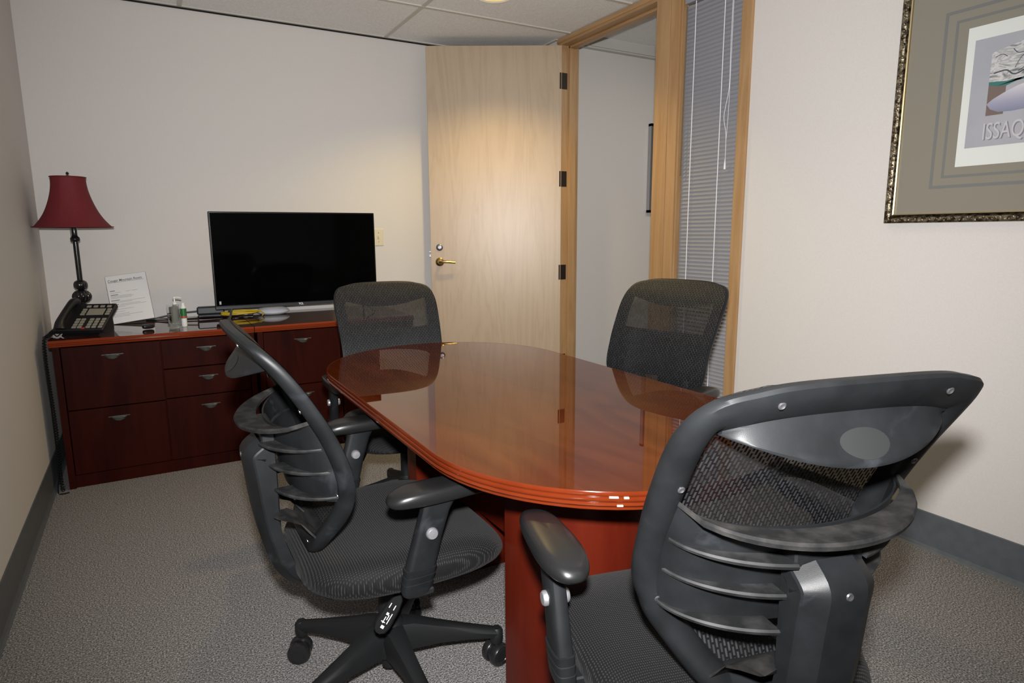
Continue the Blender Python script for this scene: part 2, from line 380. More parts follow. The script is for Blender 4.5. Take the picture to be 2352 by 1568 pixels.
# ---------------------------------------------------------------- room shell
W = 3.043; H = 2.511; YB = -6.0; HX = 6.2
BB = 0.15
struct(bx(-0.12, HX, YB-0.12, 0.12, -0.1, 0.0).build('floor', 'carpet'), 'grey speckled loop pile carpet')
struct(bx(-0.12, W+0.115, 0.0, 0.12, 0, 2.75).build('wall_back', 'wall_paint'))
struct(bx(-0.12, 0.0, YB, 0.0, 0, 2.75).build('wall_left', 'wall_paint'))
struct(bx(-0.12, W+0.115, YB-0.12, YB, 0, 2.75).build('wall_front', 'wall_paint'))
YA, YD0, YD1, YS0, YS1, YE = -0.515, -0.565, -1.49, -1.666, -2.078, -2.139   # frame outer, opening, sidelite, frame outer
DH = 2.466
rw = MB()
rw.box(W, W+0.115, YA+0.02, 0.0, 0, 2.75)
rw.box(W, W+0.115, YB, YE+0.02, 0, 2.75)
rw.box(W, W+0.115, YE+0.02, YA+0.02, 2.50, 2.75)
struct(rw.build('wall_right', 'wall_paint'))
# hall beyond the door
struct(bx(W+0.115, HX, -0.30, -0.18, 0, 2.75).build('wall_hall', 'wall_paint'))
struct(bx(W+2.9, W+3.0, YB, -0.30, 0, 2.75).build('wall_hall_end', 'wall_paint'))
hs = MB(); hs.box(W+0.115, HX, -0.36, -0.30, 2.565, 2.635); hs.box(W+0.115, HX, -0.345, -0.30, 2.555, 2.566)
struct(hs.build('trim_1', 'hall_soffit'))
struct(bx(W+0.115, HX, YB, -0.30, 2.635, 2.70).build('ceiling_hall', 'ceiling_tile'))
struct(bx(W+0.115, W+2.9, -0.312, -0.30, 0.0, BB).build('baseboard_hall', 'vinyl_base'))
# ceiling: tiles in a grid
GX = [-0.438, 0.780, 1.996]; GY = [-0.67-0.61*k for k in range(9)]
struct(bx(0, W, YB, 0, H+0.004, H+0.05).build('ceiling', 'ceiling_tile'))
g = MB()
for x in GX[1:]: g.box(x-0.012, x+0.012, YB, -0.022, H-0.002, H+0.005)
for y in GY: g.box(0.02, W-0.02, y-0.012, y+0.012, H-0.003, H+0.005)
struct(g.build('trim_2', 'ceiling_grid'), 'exposed metal ceiling grid')
ang = MB()
for (a, b_, c, d) in ((0, W, -0.024, 0.0), (0, 0.024, YB, 0), (W-0.024, W, YB, YE), (W-0.024, W, YA, 0)): ang.box(a, b_, c, d, H-0.002, H+0.004)
struct(ang.build('trim_3', 'ceiling_grid'), 'wall angle around the ceiling')
gp = MB(); gp.box(0.0, W, -0.006, 0.001, H-0.010, H-0.002); gp.box(W-0.004, W+0.001, YB, YE, H-0.009, H-0.002)  # thin black boxes stand in for the shade below the wall angle
struct(gp.build('trim_4', 'shadow_black'), 'black strip drawn as the shadow line under the wall angle')
# vinyl cove baseboards
def cove(name, axis, p, a, b_, d):
    prof = [(0, 0), (0.016, 0), (0.009, 0.006), (0.004, 0.018), (0.0035, BB-0.003), (0.001, BB), (0, BB)]
    rings = []
    for s_ in (a, b_):
        rings.append([Vector((p+d*u, s_, v)) if axis == 'y' else Vector((s_, p+d*u, v)) for u, v in prof])
    return struct(MB().loft(rings, smooth=False).build(name, 'vinyl_base'))
cove('baseboard_left', 'y', 0.0, YB, 0.0, 1)
cove('baseboard_right', 'y', W, YB, YE-0.002, -1)
cove('baseboard_right', 'y', W, YA+0.002, 0.0, -1)
cove('baseboard_back', 'x', 0.0, 0.0, W, -1)

# door frame: oak jambs, head, stops, post and sidelite frame, full height
pr_ = 0.014
f = MB()
f.box(W-pr_, W+0.13, YD0, YA, 0, 2.509)                       # hinge side jamb
f.box(W+0.045, W+0.10, YD0-0.016, YD0, 0, DH)                   # stop
f.box(W-pr_, W+0.13, YD1-0.105, YD1, 0, 2.51)                   # post between door and sidelite
f.box(W-pr_+0.004, W+0.125, YD1-0.109, YD1-0.105, 0, 2.51); f.box(W-pr_+0.002, W+0.13, YS0, YD1-0.109, 0, 2.51)
f.box(W+0.045, W+0.10, YD1, YD1+0.016, 0, DH)
f.box(W-0.004, W+0.06, YS0-0.014, YS0, 0.1, 2.51)
f.box(W-pr_, W+0.13, YE, YS1, 0, 2.51)                          # far jamb of the sidelite
f.box(W-0.004, W+0.04, YS1, YS1+0.006, 0.1, 2.51)
fo = struct(f.build('door_1', 'frame_oak'), 'oak door frame with hinged birch door leaf'); 
for q in (YD1-0.055,): pass
f = MB()
f.box(W-pr_, W+0.13, YD1, YD0, DH, 2.509)
f.box(W-pr_-0.006, W+0.02, YD1, YA, DH+0.016, 2.509)
f.box(W+0.045, W+0.10, YD1, YD0, DH-0.016, DH)
f.box(W-pr_, W+0.13, YS1, YS0, 2.44, 2.51); f.box(W-pr_, W+0.13, YS1, YS0, 0.0, 0.10)
hd = f.build('door_head', 'frame_oak_level', fo)
bevel(fo, 0.003); bevel(hd, 0.003)
# door leaf, swung open into the room toward the back wall
hinge = Vector((W-0.012, YD0-0.004, 0)); free = Vector((2.235, -0.12, 0))
dd = (free-hinge); DW = dd.length; ang_d = math.atan2(dd.y, dd.x)
leaf = bx(0, DW, -0.0, 0.044, 0.012, DH-0.002, bev=0.0015).build('door_leaf', 'door_birch', fo)
# local +x runs hinge->free edge; room-facing side must be the one toward the camera
LM = Matrix.Translation(hinge) @ Matrix.Rotation(ang_d, 4, 'Z') @ Matrix.Diagonal((1, -1, 1, 1))
leaf.data.transform(Matrix.Diagonal((1, -1, 1, 1))); leaf.data.flip_normals()
leaf.matrix_world = Matrix.Translation(hinge) @ Matrix.Rotation(ang_d, 4, 'Z')
# the camera side of the leaf is local y = 0 .. the leaf extends to y = -0.044 (behind)
face = 0.0
def door_part(mb, name, mat):
    o = mb.build(name, mat, leaf); return o
def DM(x, z): return Matrix.Translation((x, face, z)) @ Matrix.Rotation(-PI/2, 4, 'X')   # local z -> +y (out toward the room)
hx = DW-0.062
door_part(MB().lathe([(0.0, 0.0), (0.030, 0.0), (0.030, 0.006), (0.024, 0.011), (0.012, 0.013), (0.011, 0.045), (0.0, 0.046)], 28, DM(hx, 1.031)), 'handle_rose', 'brass')
door_part(MB().tube(catmull([(hx, 0.030, 1.031), (hx, 0.046, 1.031), (hx-0.015, 0.056, 1.033), (hx-0.05, 0.057, 1.034), (hx-0.085, 0.053, 1.031), (hx-0.113, 0.050, 1.029)], 6), lambda t: 0.011-0.003*t, 12), 'lever_handle', 'brass')
door_part(MB().lathe([(0.0, 0.0), (0.024, 0.0), (0.024, 0.004), (0.019, 0.009), (0.010, 0.010), (0.010, 0.006), (0, 0.006)], 28, DM(hx, 1.132)), 'deadbolt_cylinder', 'steel')
lb = MB(); lb.box(DW-0.001, DW+0.0015, -0.035, -0.009, 0.98, 1.16)
door_part(lb, 'latch_plate', 'steel')
lb = MB(); lb.box(DW, DW+0.012, -0.030, -0.012, 1.066, 1.082); lb.box(DW, DW+0.012, -0.030, -0.012, 1.098, 1.106)
door_part(lb, 'latch_bolt', 'silver')
for z in (2.239, 1.596, 0.953, 0.31):
    h_ = MB(); h_.box(W-pr_-0.002, W+0.034, YD0-0.0025, YD0+0.0005, z-0.052, z+0.052)
    h_.lathe([(0, z-0.052), (0.0065, z-0.052), (0.0065, z+0.052), (0, z+0.052)], 12, Matrix.Translation((W-pr_-0.004, YD0+0.004, 0)))
    h_.build('hinge', 'bronze_dark', fo)

# sidelite with blind
so = bx(W+0.085, W+0.091, YS1, YS0, 0.10, 2.44).build('window_1', 'clear_glass'); struct(so, 'narrow floor to ceiling sidelite pane behind the blind')
bl = empty('venetian_blind', (W+0.02, (YS0+YS1)/2, 0.1)); tag(bl, 'closed grey venetian blind in narrow sidelite between oak frames', 'blind')
def blp(mb, name, mat): o = mb.build(name, mat, bl); o.location = -bl.location; return o
sl = MB(); z = 0.14; ya, yb = YS0-0.020, YS1+0.008
while z < 2.395:
    prof = []
    for k in range(5):
        t = k/4-0.5; prof.append((W+0.020+0.004*math.cos(t*PI)+t*0.006, z+t*0.0235))
    prof2 = [(x+0.0006, zz) for x, zz in prof[::-1]]
    sl.loft([[Vector((x, yy, zz)) for x, zz in prof+prof2] for yy in (ya, yb)], smooth=False)
    z += 0.0205
blp(sl, 'slat_stack', 'blind_slat')
blp(bx(W+0.004, W+0.034, yb, ya, 2.395, 2.43), 'head_rail', 'blind_slat')
blp(bx(W+0.010, W+0.030, yb, ya, 0.112, 0.130), 'bottom_rail', 'blind_slat')
for y in (-1.757, -1.950):
    blp(MB().tube([(W+0.011, y, 0.13), (W+0.011, y, 2.40)], 0.0022, 6), 'ladder_cord', 'cord_white')
blp(MB().tube([(W+0.004, -1.702, 2.395), (W-0.002, -1.700, 1.53)], 0.004, 8), 'tilt_wand', 'wand_clear')
blp(MB().tube(catmull([(W+0.008, -2.000, 2.40), (W+0.006, -2.002, 2.1), (W+0.006, -2.004, 1.93), (W+0.006, -1.985, 1.83), (W+0.006, -1.980, 1.78), (W+0.006, -1.998, 1.70), (W+0.006, -2.0, 1.58)], 6), 0.0013, 6), 'pull_cord', 'cord_white')
blp(MB().tube(catmull([(W+0.008, -2.006, 2.40), (W+0.006, -2.008, 2.0), (W+0.006, -2.006, 1.8), (W+0.006, -2.0, 1.68)], 6), 0.0011, 6), 'pull_cord', 'cord_white')
blp(MB().lathe([(0, 1.535), (0.0055, 1.536), (0.0045, 1.56), (0.0018, 1.585), (0, 1.586)], 12, Matrix.Translation((W+0.006, -2.0, 0))), 'cord_tassel', 'cord_white')

# hall picture, seen edge-on through the doorway
hp = empty('framed_picture', (4.1, -0.31, 1.4)); tag(hp, 'thin silver framed picture on hall wall seen through doorway', 'picture')
px0, px1, pz0, pz1 = 4.045, 4.75, 1.385, 2.075
q = MB()
for a in ((px0, px0+0.02, pz0, pz1), (px1-0.02, px1, pz0, pz1), (px0, px1, pz0, pz0+0.02), (px0, px1, pz1-0.02, pz1)): q.box(a[0], a[1], -0.335, -0.301, a[2], a[3])
o = q.build('picture_frame', 'chrome_frame', hp); o.location = -hp.location
o = bx(px0+0.02, px1-0.02, -0.318, -0.301, pz0+0.02, pz1-0.02).build('picture_glass', 'hall_mirror', hp); o.location = -hp.location

# light switch
sw = empty('light_switch', (1.898, 0, 1.205)); tag(sw, 'ivory toggle light switch plate on wall behind television edge', 'light switch')
bevel(bx(-0.035, 0.035, -0.006, 0.0, -0.057, 0.057).build('switch_plate', 'switch_ivory', sw), 0.003)
bx(-0.005, 0.005, -0.016, -0.006, -0.004, 0.010).build('toggle', 'switch_ivory', sw)
for z in (-0.030, 0.030): MB().lathe([(0, 0), (0.003, 0), (0.003, 0.0015), (0, 0.0015)], 10, Matrix.Translation((0, -0.006, z)) @ Matrix.Rotation(PI/2, 4, 'X')).build('screw', 'steel', sw)

# downlight fixture
dl = empty('ceiling_downlight', (DOWN[0][0], DOWN[0][1], H)); tag(dl, 'round recessed downlight glowing warm yellow in ceiling tile', 'ceiling light')
MB().lathe([(0.088, -0.001), (0.106, -0.001), (0.106, -0.006), (0.100, -0.009), (0.088, -0.004)], 40, cap=False).build('trim_ring', 'light_trim', dl)
MB().lathe([(0.088, -0.004), (0.075, 0.002), (0.070, 0.0035)], 40, cap=False).build('reflector_cone', 'reflector', dl)
MB().lathe([(0.0, 0.0028), (0.070, 0.003), (0.070, 0.0036), (0, 0.0036)], 32).build('lens', 'bulb', dl)

# ---------------------------------------------------------------- framed print on the right wall
fp = empty('framed_print', (W, -3.6, 1.257)); tag(fp, 'large matted print in ornate dark gilt frame on right wall', 'picture')
P0y, P1y, Q0, Q1 = -2.842, -4.05, 1.257, 2.18
FW = 0.030
def fpp(mb, name, mat, par=fp):
    o = mb.build(name, mat, par)
    if par is fp: o.location = -fp.location
    return o
prof = [(0, 0), (0.022, 0.0), (0.026, 0.006), (0.025, 0.014), (0.021, 0.020), (0.014, 0.024), (0.008, 0.028), (0, 0.030)]   # (out of wall, inward)
def frame_ring(prof, y0, y1, z0, z1, base=W-0.001, n=60):
    cs = [(y0, z0, -1, 1), (y1, z0, 1, 1), (y1, z1, 1, -1), (y0, z1, -1, -1)]
    rings = []
    for (y, z, sy, sz) in cs: rings.append([Vector((base-a, y+sy*b_, z+sz*b_)) for a, b_ in prof])
    return MB().loft(rings, loop=True, smooth=False)
# beaded ornament: the outer moulding with real lumps along it
fr = frame_ring(prof, P0y, P1y, Q0, Q1)
def beads(mb, a, b_, n):
    a = Vector(a); b_ = Vector(b_)
    for k in range(n):
        p = a.lerp(b_, (k+0.5)/n); r = 0.0065 if k % 2 else 0.0045; off = 0.004*math.sin(k*1.7)
        d = (b_-a).normalized(); side = Vector((0, d.z, -d.y))
        mb.lathe([(0, -r), (r*0.8, -r*0.5), (r, 0), (r*0.7, r*0.6), (0, r*0.9)], 7, Matrix.Translation(p+side*off) @ Matrix.Rotation(-PI/2, 4, 'Y'))
beads(fr, (W-0.024, P0y-0.012, Q0), (W-0.024, P0y-0.012, Q1), 78)
beads(fr, (W-0.024, P0y, Q0+0.012), (W-0.024, P1y, Q0+0.012), 96)
fpp(fr, 'ornate_frame', 'frame_gilt')
fpp(frame_ring([(0.0, 0.030), (0.021, 0.030), (0.019, 0.034), (0, 0.035)], P0y, P1y, Q0, Q1), 'gilt_lip', 'gilt_lip')
mb_ = fpp(bx(W-0.012, W-0.001, P1y+0.03, P0y-0.03, Q0+0.03, Q1-0.03), 'mat_board', 'mat_board')
prc = fpp(bx(W-0.0125, W-0.0119, -3.60, -3.073, 1.450, 1.913), 'print_sheet', 'print_paper')
Xp = W-0.0128
def flatp(poly, name, mat, d=0.0):   # poly in (y,z)
    mbq = MB(); n = len(poly)
    vs = [(Xp-d-0.0003, y, z) for y, z in poly]+[(Xp-d, y, z) for y, z in poly]
    mbq.add(vs, [tuple(range(n)), tuple(range(n, 2*n))[::-1]]+[(i, (i+1) % n, n+(i+1) % n, n+i) for i in range(n)], False)
    return fpp(mbq, name, mat)
def ringp(y0, y1, z0, z1, t, name, mat):
    q = MB()
    for a in ((y1, y0, z0, z0+t), (y1, y0, z1-t, z1), (y1, y1+t, z0+t, z1-t), (y0-t, y0, z0+t, z1-t)): q.box(W-0.0124, W-0.0119, a[0], a[1], a[2], a[3])
    return fpp(q, name, mat)
ringp(-2.992, -3.78, 1.378, 1.985, 0.011, 'mat_groove', 'mat_groove')
ringp(-3.030, -3.74, 1.414, 1.949, 0.009, 'mat_groove', 'mat_groove')
flatp([(-3.098, 1.511), (-3.56, 1.511), (-3.56, 1.868), (-3.098, 1.868)], 'print_ground', 'print_sky')
flatp([(-3.153, 1.715), (-3.53, 1.715), (-3.53, 1.835), (-3.36, 1.862), (-3.25, 1.838), (-3.153, 1.815)], 'print_forest', 'print_forest', 0.0004)
flatp([(-3.153, 1.612), (-3.205, 1.612), (-3.205, 1.715), (-3.153, 1.715)], 'print_field', 'print_brown', 0.0004)
flatp([(-3.153, 1.712), (-3.176, 1.705), (-3.205, 1.702), (-3.26, 1.722), (-3.33, 1.738), (-3.33, 1.728), (-3.26, 1.716), (-3.2, 1.717), (-3.153, 1.722)], 'print_lake', 'print_teal', 0.0008)
hill = [(-3.153, 1.650), (-3.17, 1.664), (-3.20, 1.680), (-3.24, 1.697), (-3.30, 1.712), (-3.40, 1.715), (-3.53, 1.70), (-3.53, 1.63), (-3.35, 1.625), (-3.23, 1.618), (-3.19, 1.620), (-3.165, 1.632)]
flatp(hill, 'print_snowfield', 'print_snow', 0.0009)
def branch(pts, r):
    fpp(MB().tube([Vector((Xp-0.0012, y, z)) for y, z in [(p.x, p.y) for p in catmull([(a, b_, 0) for a, b_ in pts], 5)]], r, 6), 'print_branch', 'print_branch')
for pts, r in (([(-3.165, 1.748), (-3.20, 1.752), (-3.225, 1.735), (-3.26, 1.748), (-3.33, 1.79), (-3.4, 1.80)], 0.0022), ([(-3.225, 1.755), (-3.24, 1.785), (-3.26, 1.80), (-3.25, 1.825)], 0.0014),
               ([(-3.235, 1.742), (-3.27, 1.765), (-3.30, 1.80)], 0.0012), ([(-3.165, 1.80), (-3.185, 1.805), (-3.20, 1.795)], 0.0011), ([(-3.215, 1.815), (-3.23, 1.80), (-3.25, 1.80)], 0.0013)): branch(pts, r)
TM = Matrix.Translation((Xp-0.0010, -3.148, 1.534)) @ Matrix.Rotation(-PI/2, 4, 'Z') @ Matrix.Rotation(PI/2, 4, 'X')
text_mesh('ISSAQUAH', 0.078, 'print_letter_shade', fp, Matrix.Translation(-fp.location) @ Matrix.Translation((0.0003, -0.0035, -0.0025)) @ TM, sx=0.60, name='print_lettering_shadow')
text_mesh('ISSAQUAH', 0.078, 'print_letter', fp, Matrix.Translation(-fp.location) @ TM, sx=0.60, name='print_lettering')

# ---------------------------------------------------------------- credenzas
def credenza(x0, x1, label, left_end):
    FY, HZ = -0.70, 0.74
    c = empty('credenza', ((x0+x1)/2, -0.35, 0)); tag(c, label, 'cabinet', 'cherry credenza cabinets along back wall')
    def P(mb, name, mat, par=None):
        o = mb.build(name, mat, par or c)
        if par is None: o.location = -c.location
        return o
    a, b_ = x0+0.012, x1-0.003
    body = MB(); body.box(a, a+0.028, FY+0.015, -0.03, 0, HZ-0.032); body.box(b_-0.028, b_, FY+0.015, -0.03, 0, HZ-0.032)
    body.box(a+0.028, b_-0.028, FY+0.05, -0.035, 0.0, HZ-0.034); body.box(a+0.028, b_-0.028, FY+0.028, FY+0.05, 0, 0.062)
    P(body, 'carcass', 'mahogany')
    P(bx(x0, x1-0.0015, FY+0.004, -0.022, HZ-0.006, HZ), 'top_panel', 'mahogany_top')
    pf = [(0.03, -0.034), (0.012, -0.034), (0.008, -0.031), (0.008, -0.026), (0.002, -0.023), (0.0, -0.019), (0.003, -0.016), (-0.001, -0.012), (-0.001, -0.005), (0.002, -0.0005), (0.03, -0.0062)]
    e = MB().loft([[Vector((x, FY+u, HZ+v)) for u, v in pf] for x in (x0, x1-0.0015)], smooth=False)
    e.box(x0, x0+0.01, FY+0.03, -0.022, HZ-0.034, HZ-0.0062); e.box(x1-0.0115, x1-0.0015, FY+0.03, -0.022, HZ-0.034, HZ-0.0062)
    P(e, 'moulded_edge', 'credenza_edge')
    mid = (a+b_)/2+0.002
    L0, R0 = a+0.031, b_-0.031
    cells = [(L0, mid-0.0025, 0.392, 0.700), (L0, mid-0.0025, 0.066, 0.387), (mid+0.0025, R0, 0.552, 0.700), (mid+0.0025, R0, 0.397, 0.547), (mid+0.0025, R0, 0.066, 0.392)]
    for (u0, u1, v0, v1) in cells:
        d = bevel(P(bx(u0, u1, FY+0.022, FY+0.05, v0, v1), 'drawer_front', 'mahogany'), 0.002)
        cx = (u0+u1)/2; cz = v1-0.055
        # crescent cup pull
        h = MB(); n = 14; rings = []
        for k in range(n+1):
            t = k/n*2-1; x = cx+t*0.034; s_ = max(0.0, 1-t*t)
            rings.append([Vector((x, FY+0.0225, cz+0.006)), Vector((x, FY+0.0225-0.016*s_**0.6-0.001, cz+0.006)), Vector((x, FY+0.0225-0.020*s_**0.6-0.001, cz+0.002)),
                          Vector((x, FY+0.0225-0.016*s_-0.001, cz-0.014*s_)), Vector((x, FY+0.0225, cz-0.014*s_-0.001))])
        h.loft(rings)
        h.box(cx-0.046, cx+0.046, FY+0.020, FY+0.0225, cz+0.004, cz+0.008)
        ho = h.build('cup_pull', 'handle_gunmetal', d)
        # drawer fronts are offset by -c.location through their own location
    return c
credenza(0.055, 0.963, 'dark cherry credenza under red lamp and phone, nearest left wall', True)
credenza(0.965, 1.873, 'dark cherry credenza beside the door, under right end of television', False)

# ---------------------------------------------------------------- things on the credenza
TZ = 0.7405
# lamp
lx, ly = 0.179, -0.285
lm = empty('table_lamp', (lx, ly, TZ)); tag(lm, 'black turned table lamp with red bell shade at left end of credenza', 'lamp')
MB().lathe([(0, 0), (0.075, 0), (0.078, 0.008), (0.070, 0.018), (0.072, 0.03), (0.070, 0.055), (0.062, 0.080), (0.048, 0.104), (0.030, 0.120), (0.018, 0.130), (0.015, 0.137), (0.020, 0.142)], 48, flute=0).build('lamp_base', 'lamp_black', lm)
MB().lathe([(0.016, 0.138), (0.030, 0.145), (0.041, 0.158), (0.045, 0.171), (0.041, 0.185), (0.030, 0.198), (0.015, 0.205)], 64, flute=16, famp=0.09).build('fluted_ball', 'lamp_black', lm)
MB().lathe([(0.012, 0.205), (0.024, 0.211), (0.031, 0.222), (0.032, 0.235), (0.027, 0.248), (0.014, 0.257)], 64, flute=14, famp=0.09).build('fluted_ball', 'lamp_black', lm)
MB().lathe([(0.0125, 0.25), (0.0125, 0.455), (0.019, 0.459), (0.0225, 0.467), (0.021, 0.476), (0.014, 0.483), (0.0125, 0.49), (0.0125, 0.57), (0.016, 0.575), (0.016, 0.63), (0.004, 0.64), (0.003, 0.79)], 28).build('lamp_stem', 'lamp_black', lm)
sp = smooth_tab([(0.530, 0.176), (0.545, 0.162), (0.575, 0.139), (0.61, 0.119), (0.66, 0.099), (0.71, 0.085), (0.75, 0.079), (0.783, 0.078)])
zz = [0.530+0.253*k/20 for k in range(21)]
sh = MB().lathe([(sp(z), z) for z in zz]+[(sp(z)-0.0025, z) for z in zz[::-1]], 56, cap=False)
sh = MB(); pr2 = [(sp(z), z) for z in zz]+[(sp(z)-0.0025, z) for z in zz[::-1]]
rings = []
for (r, z) in pr2: rings.append([Vector((r*(1-0.018*abs(math.cos(4*a/1)))*math.cos(a), r*(1-0.018*abs(math.cos(4*a)))*math.sin(a), z)) for a in [2*PI*i/64 for i in range(64)]])
sh.loft(rings, loop=True)
shade = sh.build('lamp_shade', 'shade_cloth', lm)
for z, r in ((0.531, 0.1765), (0.782, 0.0785)):
    MB().tube([(r*math.cos(a), r*math.sin(a), z) for a in [2*PI*i/48 for i in range(49)]], 0.0028, 6).build('shade_piping', 'shade_cloth', shade)
MB().lathe([(0, 0.781), (0.014, 0.782), (0.012, 0.788), (0.004, 0.791), (0.004, 0.797), (0.008, 0.800), (0.007, 0.804), (0.003, 0.808), (0, 0.81)], 20).build('finial', 'lamp_black', lm)
MB().box(-0.078, 0.078, -0.0015, 0.0015, 0.779, 0.782).build('shade_spider', 'steel', lm)
pc = MB().tube([(-0.014, -0.022, 0.60), (-0.014, -0.022, 0.47)], 0.0013, 6); pc.lathe([(0, 0.455), (0.005, 0.458), (0.005, 0.466), (0.002, 0.472), (0, 0.473)], 12, Matrix.Translation((-0.014, -0.022, 0)))
pc.build('pull_chain', 'bronze_dark', lm)

# phone
ph = empty('desk_phone', (0.196, -0.512, TZ), math.radians(-22)); tag(ph, 'black multi line desk phone with cream keys in front of lamp', 'telephone')
PT = Matrix.Translation((0, 0, 0.064)) @ Matrix.Rotation(math.radians(32), 4, 'X')
pb = MB().box(-0.115, 0.115, -0.085, 0.125, -0.012, 0.014, bev=0.004, M=PT)
pb.build('phone_body', 'phone_black', ph)
MB().prism([(-0.06, 0.0), (0.10, 0.0), (0.10, 0.085), (0.085, 0.085)], -0.085, 0.085, M=Matrix(((0, 0, 1, 0), (1, 0, 0, 0.0), (0, 1, 0, 0), (0, 0, 0, 1)))).build('phone_stand', 'phone_black', ph)
hpath = catmull([(-0.078, -0.080, 0.022), (-0.078, -0.060, 0.040), (-0.078, -0.02, 0.046), (-0.078, 0.05, 0.046), (-0.078, 0.10, 0.040), (-0.078, 0.122, 0.024)], 5)
MB().tube([PT @ p for p in hpath], lambda t: 0.017+0.010*abs(2*t-1)**2.2, 12).build('handset', 'phone_black', ph)
keys = MB()
def key(mb, x, y, w_, h_): mb.box(x-w_/2, x+w_/2, y-h_/2, y+h_/2, 0.013, 0.018, bev=0.001, M=PT)
for i in range(4): key(keys, -0.008+i*0.032, 0.098, 0.020, 0.014)
keys.box(0.0, 0.078, 0.030, 0.080, 0.013, 0.0165, bev=0.001, M=PT)
for r in range(3):
    for c_ in (-0.018, 0.098): key(keys, c_, 0.036+r*0.018, 0.020, 0.013)
for r in range(4):
    for c_ in (-0.022, 0.003, 0.042, 0.069, 0.098): key(keys, c_, -0.065+r*0.0195, 0.019, 0.014)
keys.build('keypad', 'key_cream', ph)
rk = MB(); key(rk, 0.022, -0.074, 0.016, 0.008); rk.build('red_key', 'key_red', ph)
# coiled cords
def coil(path, R, pitch, r, name, n=9):
    P = catmull(path, 14); pts = []; L = 0; out = []
    for i in range(len(P)-1):
        seg = (P[i+1]-P[i]); m_ = max(1, int(seg.length/pitch*n))
        t = seg.normalized(); a = t.cross(Vector((0.3, 0.9, 0.2))).normalized(); b_ = t.cross(a)
        for k in range(m_):
            q = P[i]+seg*(k/m_); th = 2*PI*L/pitch
            out.append(q+a*R*math.cos(th)+b_*R*math.sin(th)); L += seg.length/m_
    return MB().tube(out, r, 5)
tag(coil([(0.09, -0.52, TZ+0.016), (0.075, -0.47, TZ+0.030), (0.055, -0.50, TZ+0.018), (0.050, -0.56, TZ+0.012), (0.044, -0.60, TZ+0.010), (0.036, -0.63, TZ-0.004), (0.032, -0.64, 0.62), (0.038, -0.645, 0.30), (0.034, -0.66, 0.10), (0.038, -0.68, 0.018), (0.045, -0.71, 0.012)], 0.0075, 0.0135, 0.0021, 'c').build('phone_cord', 'cable_black'),
    'black coiled phone cord hanging down left end of credenza', 'cord')
tag(MB().tube(catmull([(0.13, -0.50, TZ+0.004), (0.105, -0.56, TZ+0.020), (0.085, -0.60, TZ+0.008), (0.068, -0.57, TZ+0.016), (0.055, -0.62, TZ+0.010), (0.040, -0.60, TZ+0.008), (0.030, -0.60, 0.70), (0.027, -0.61, 0.40), (0.026, -0.63, 0.12), (0.022, -0.70, 0.006), (0.040, -0.74, 0.005), (0.070, -0.735, 0.005)], 8), 0.0028, 8).build('wall_cord', 'cable_black'),
    'straight black cord beside the coiled one, ending on the carpet', 'cord')

# sign in an acrylic holder, leaning back
sg = empty('sign_holder', (0.303, -0.205, TZ), math.radians(-4)); tag(sg, 'clear acrylic holder with white printed room notice, right of phone', 'sign')
ST = Matrix.Rotation(math.radians(-24), 4, 'X') @ Matrix(((1, -0.09, 0, 0), (0, 1, 0, 0), (0, 0, 1, 0), (0, 0, 0, 1)))
ST = Matrix.Rotation(math.radians(-7), 4, 'Y') @ Matrix.Rotation(math.radians(-22), 4, 'X')
sw_, shh = 0.204, 0.282
MB().box(0, sw_, 0.0012, 0.0035, 0.0, shh, M=ST).build('acrylic_panel', 'clear_glass', sg)
MB().box(0, sw_, 0.003, 0.09, 0.0, 0.002, M=Matrix.Identity(4)).build('acrylic_foot', 'clear_glass', sg)
ppr = MB().box(0.002, sw_-0.002, -0.0002, 0.0010, 0.003, shh-0.002, M=ST).build('paper_sheet', 'paper', sg)
RX = ST @ Matrix.Rotation(PI/2, 4, 'X')
text_mesh('Cougar Mountain Room', 0.0195, 'ink', sg, RX @ Matrix.Translation((0.011, shh-0.038, 0.0008)), extrude=0.0002, name='notice_heading', sx=0.88, offset=0.0002)
tl = MB(); tl.box(0.011, 0.187, -0.0007, -0.0002, shh-0.0425, shh-0.0412, M=ST)
tl.build('heading_underline', 'ink', sg)
for (x, z, w_) in [(0.013, 0.190, 0.024), (0.013, 0.166, 0.036), (0.010, 0.134, 0.042), (0.008, 0.109, 0.036)]: MB().box(x, x+w_, -0.0007, -0.0002, z, z+0.0035, M=ST).build('notice_subheading', 'ink', sg)
tl = MB()
for (x, z, w_) in [(0.013, 0.179, 0.050), (0.090, 0.181, 0.020), (0.118, 0.181, 0.030), (0.013, 0.159, 0.100), (0.013, 0.153, 0.112), (0.012, 0.147, 0.100), (0.012, 0.127, 0.165), (0.012, 0.121, 0.10),
                   (0.050, 0.109, 0.10), (0.012, 0.102, 0.165), (0.012, 0.095, 0.06), (0.012, 0.081, 0.10), (0.012, 0.068, 0.055), (0.012, 0.055, 0.075), (0.012, 0.047, 0.14), (0.012, 0.040, 0.075)]:
    tl.box(x, x+w_, -0.0007, -0.0002, z, z+0.0022, M=ST)
tl.build('notice_text_lines', 'ink_pale', sg)

# small black clicker
ck = empty('remote_clicker', (0.468, -0.500, TZ), 0.35); tag(ck, 'small black remote clicker lying before the notice', 'remote')
sub(MB().box(-0.028, 0.028, -0.017, 0.017, 0.001, 0.028, bev=0.007).build('clicker_body', 'phone_black', ck), 2)
MB().box(0.004, 0.014, -0.006, 0.002, 0.027, 0.0295, bev=0.001).build('clicker_button', 'key_red', ck)

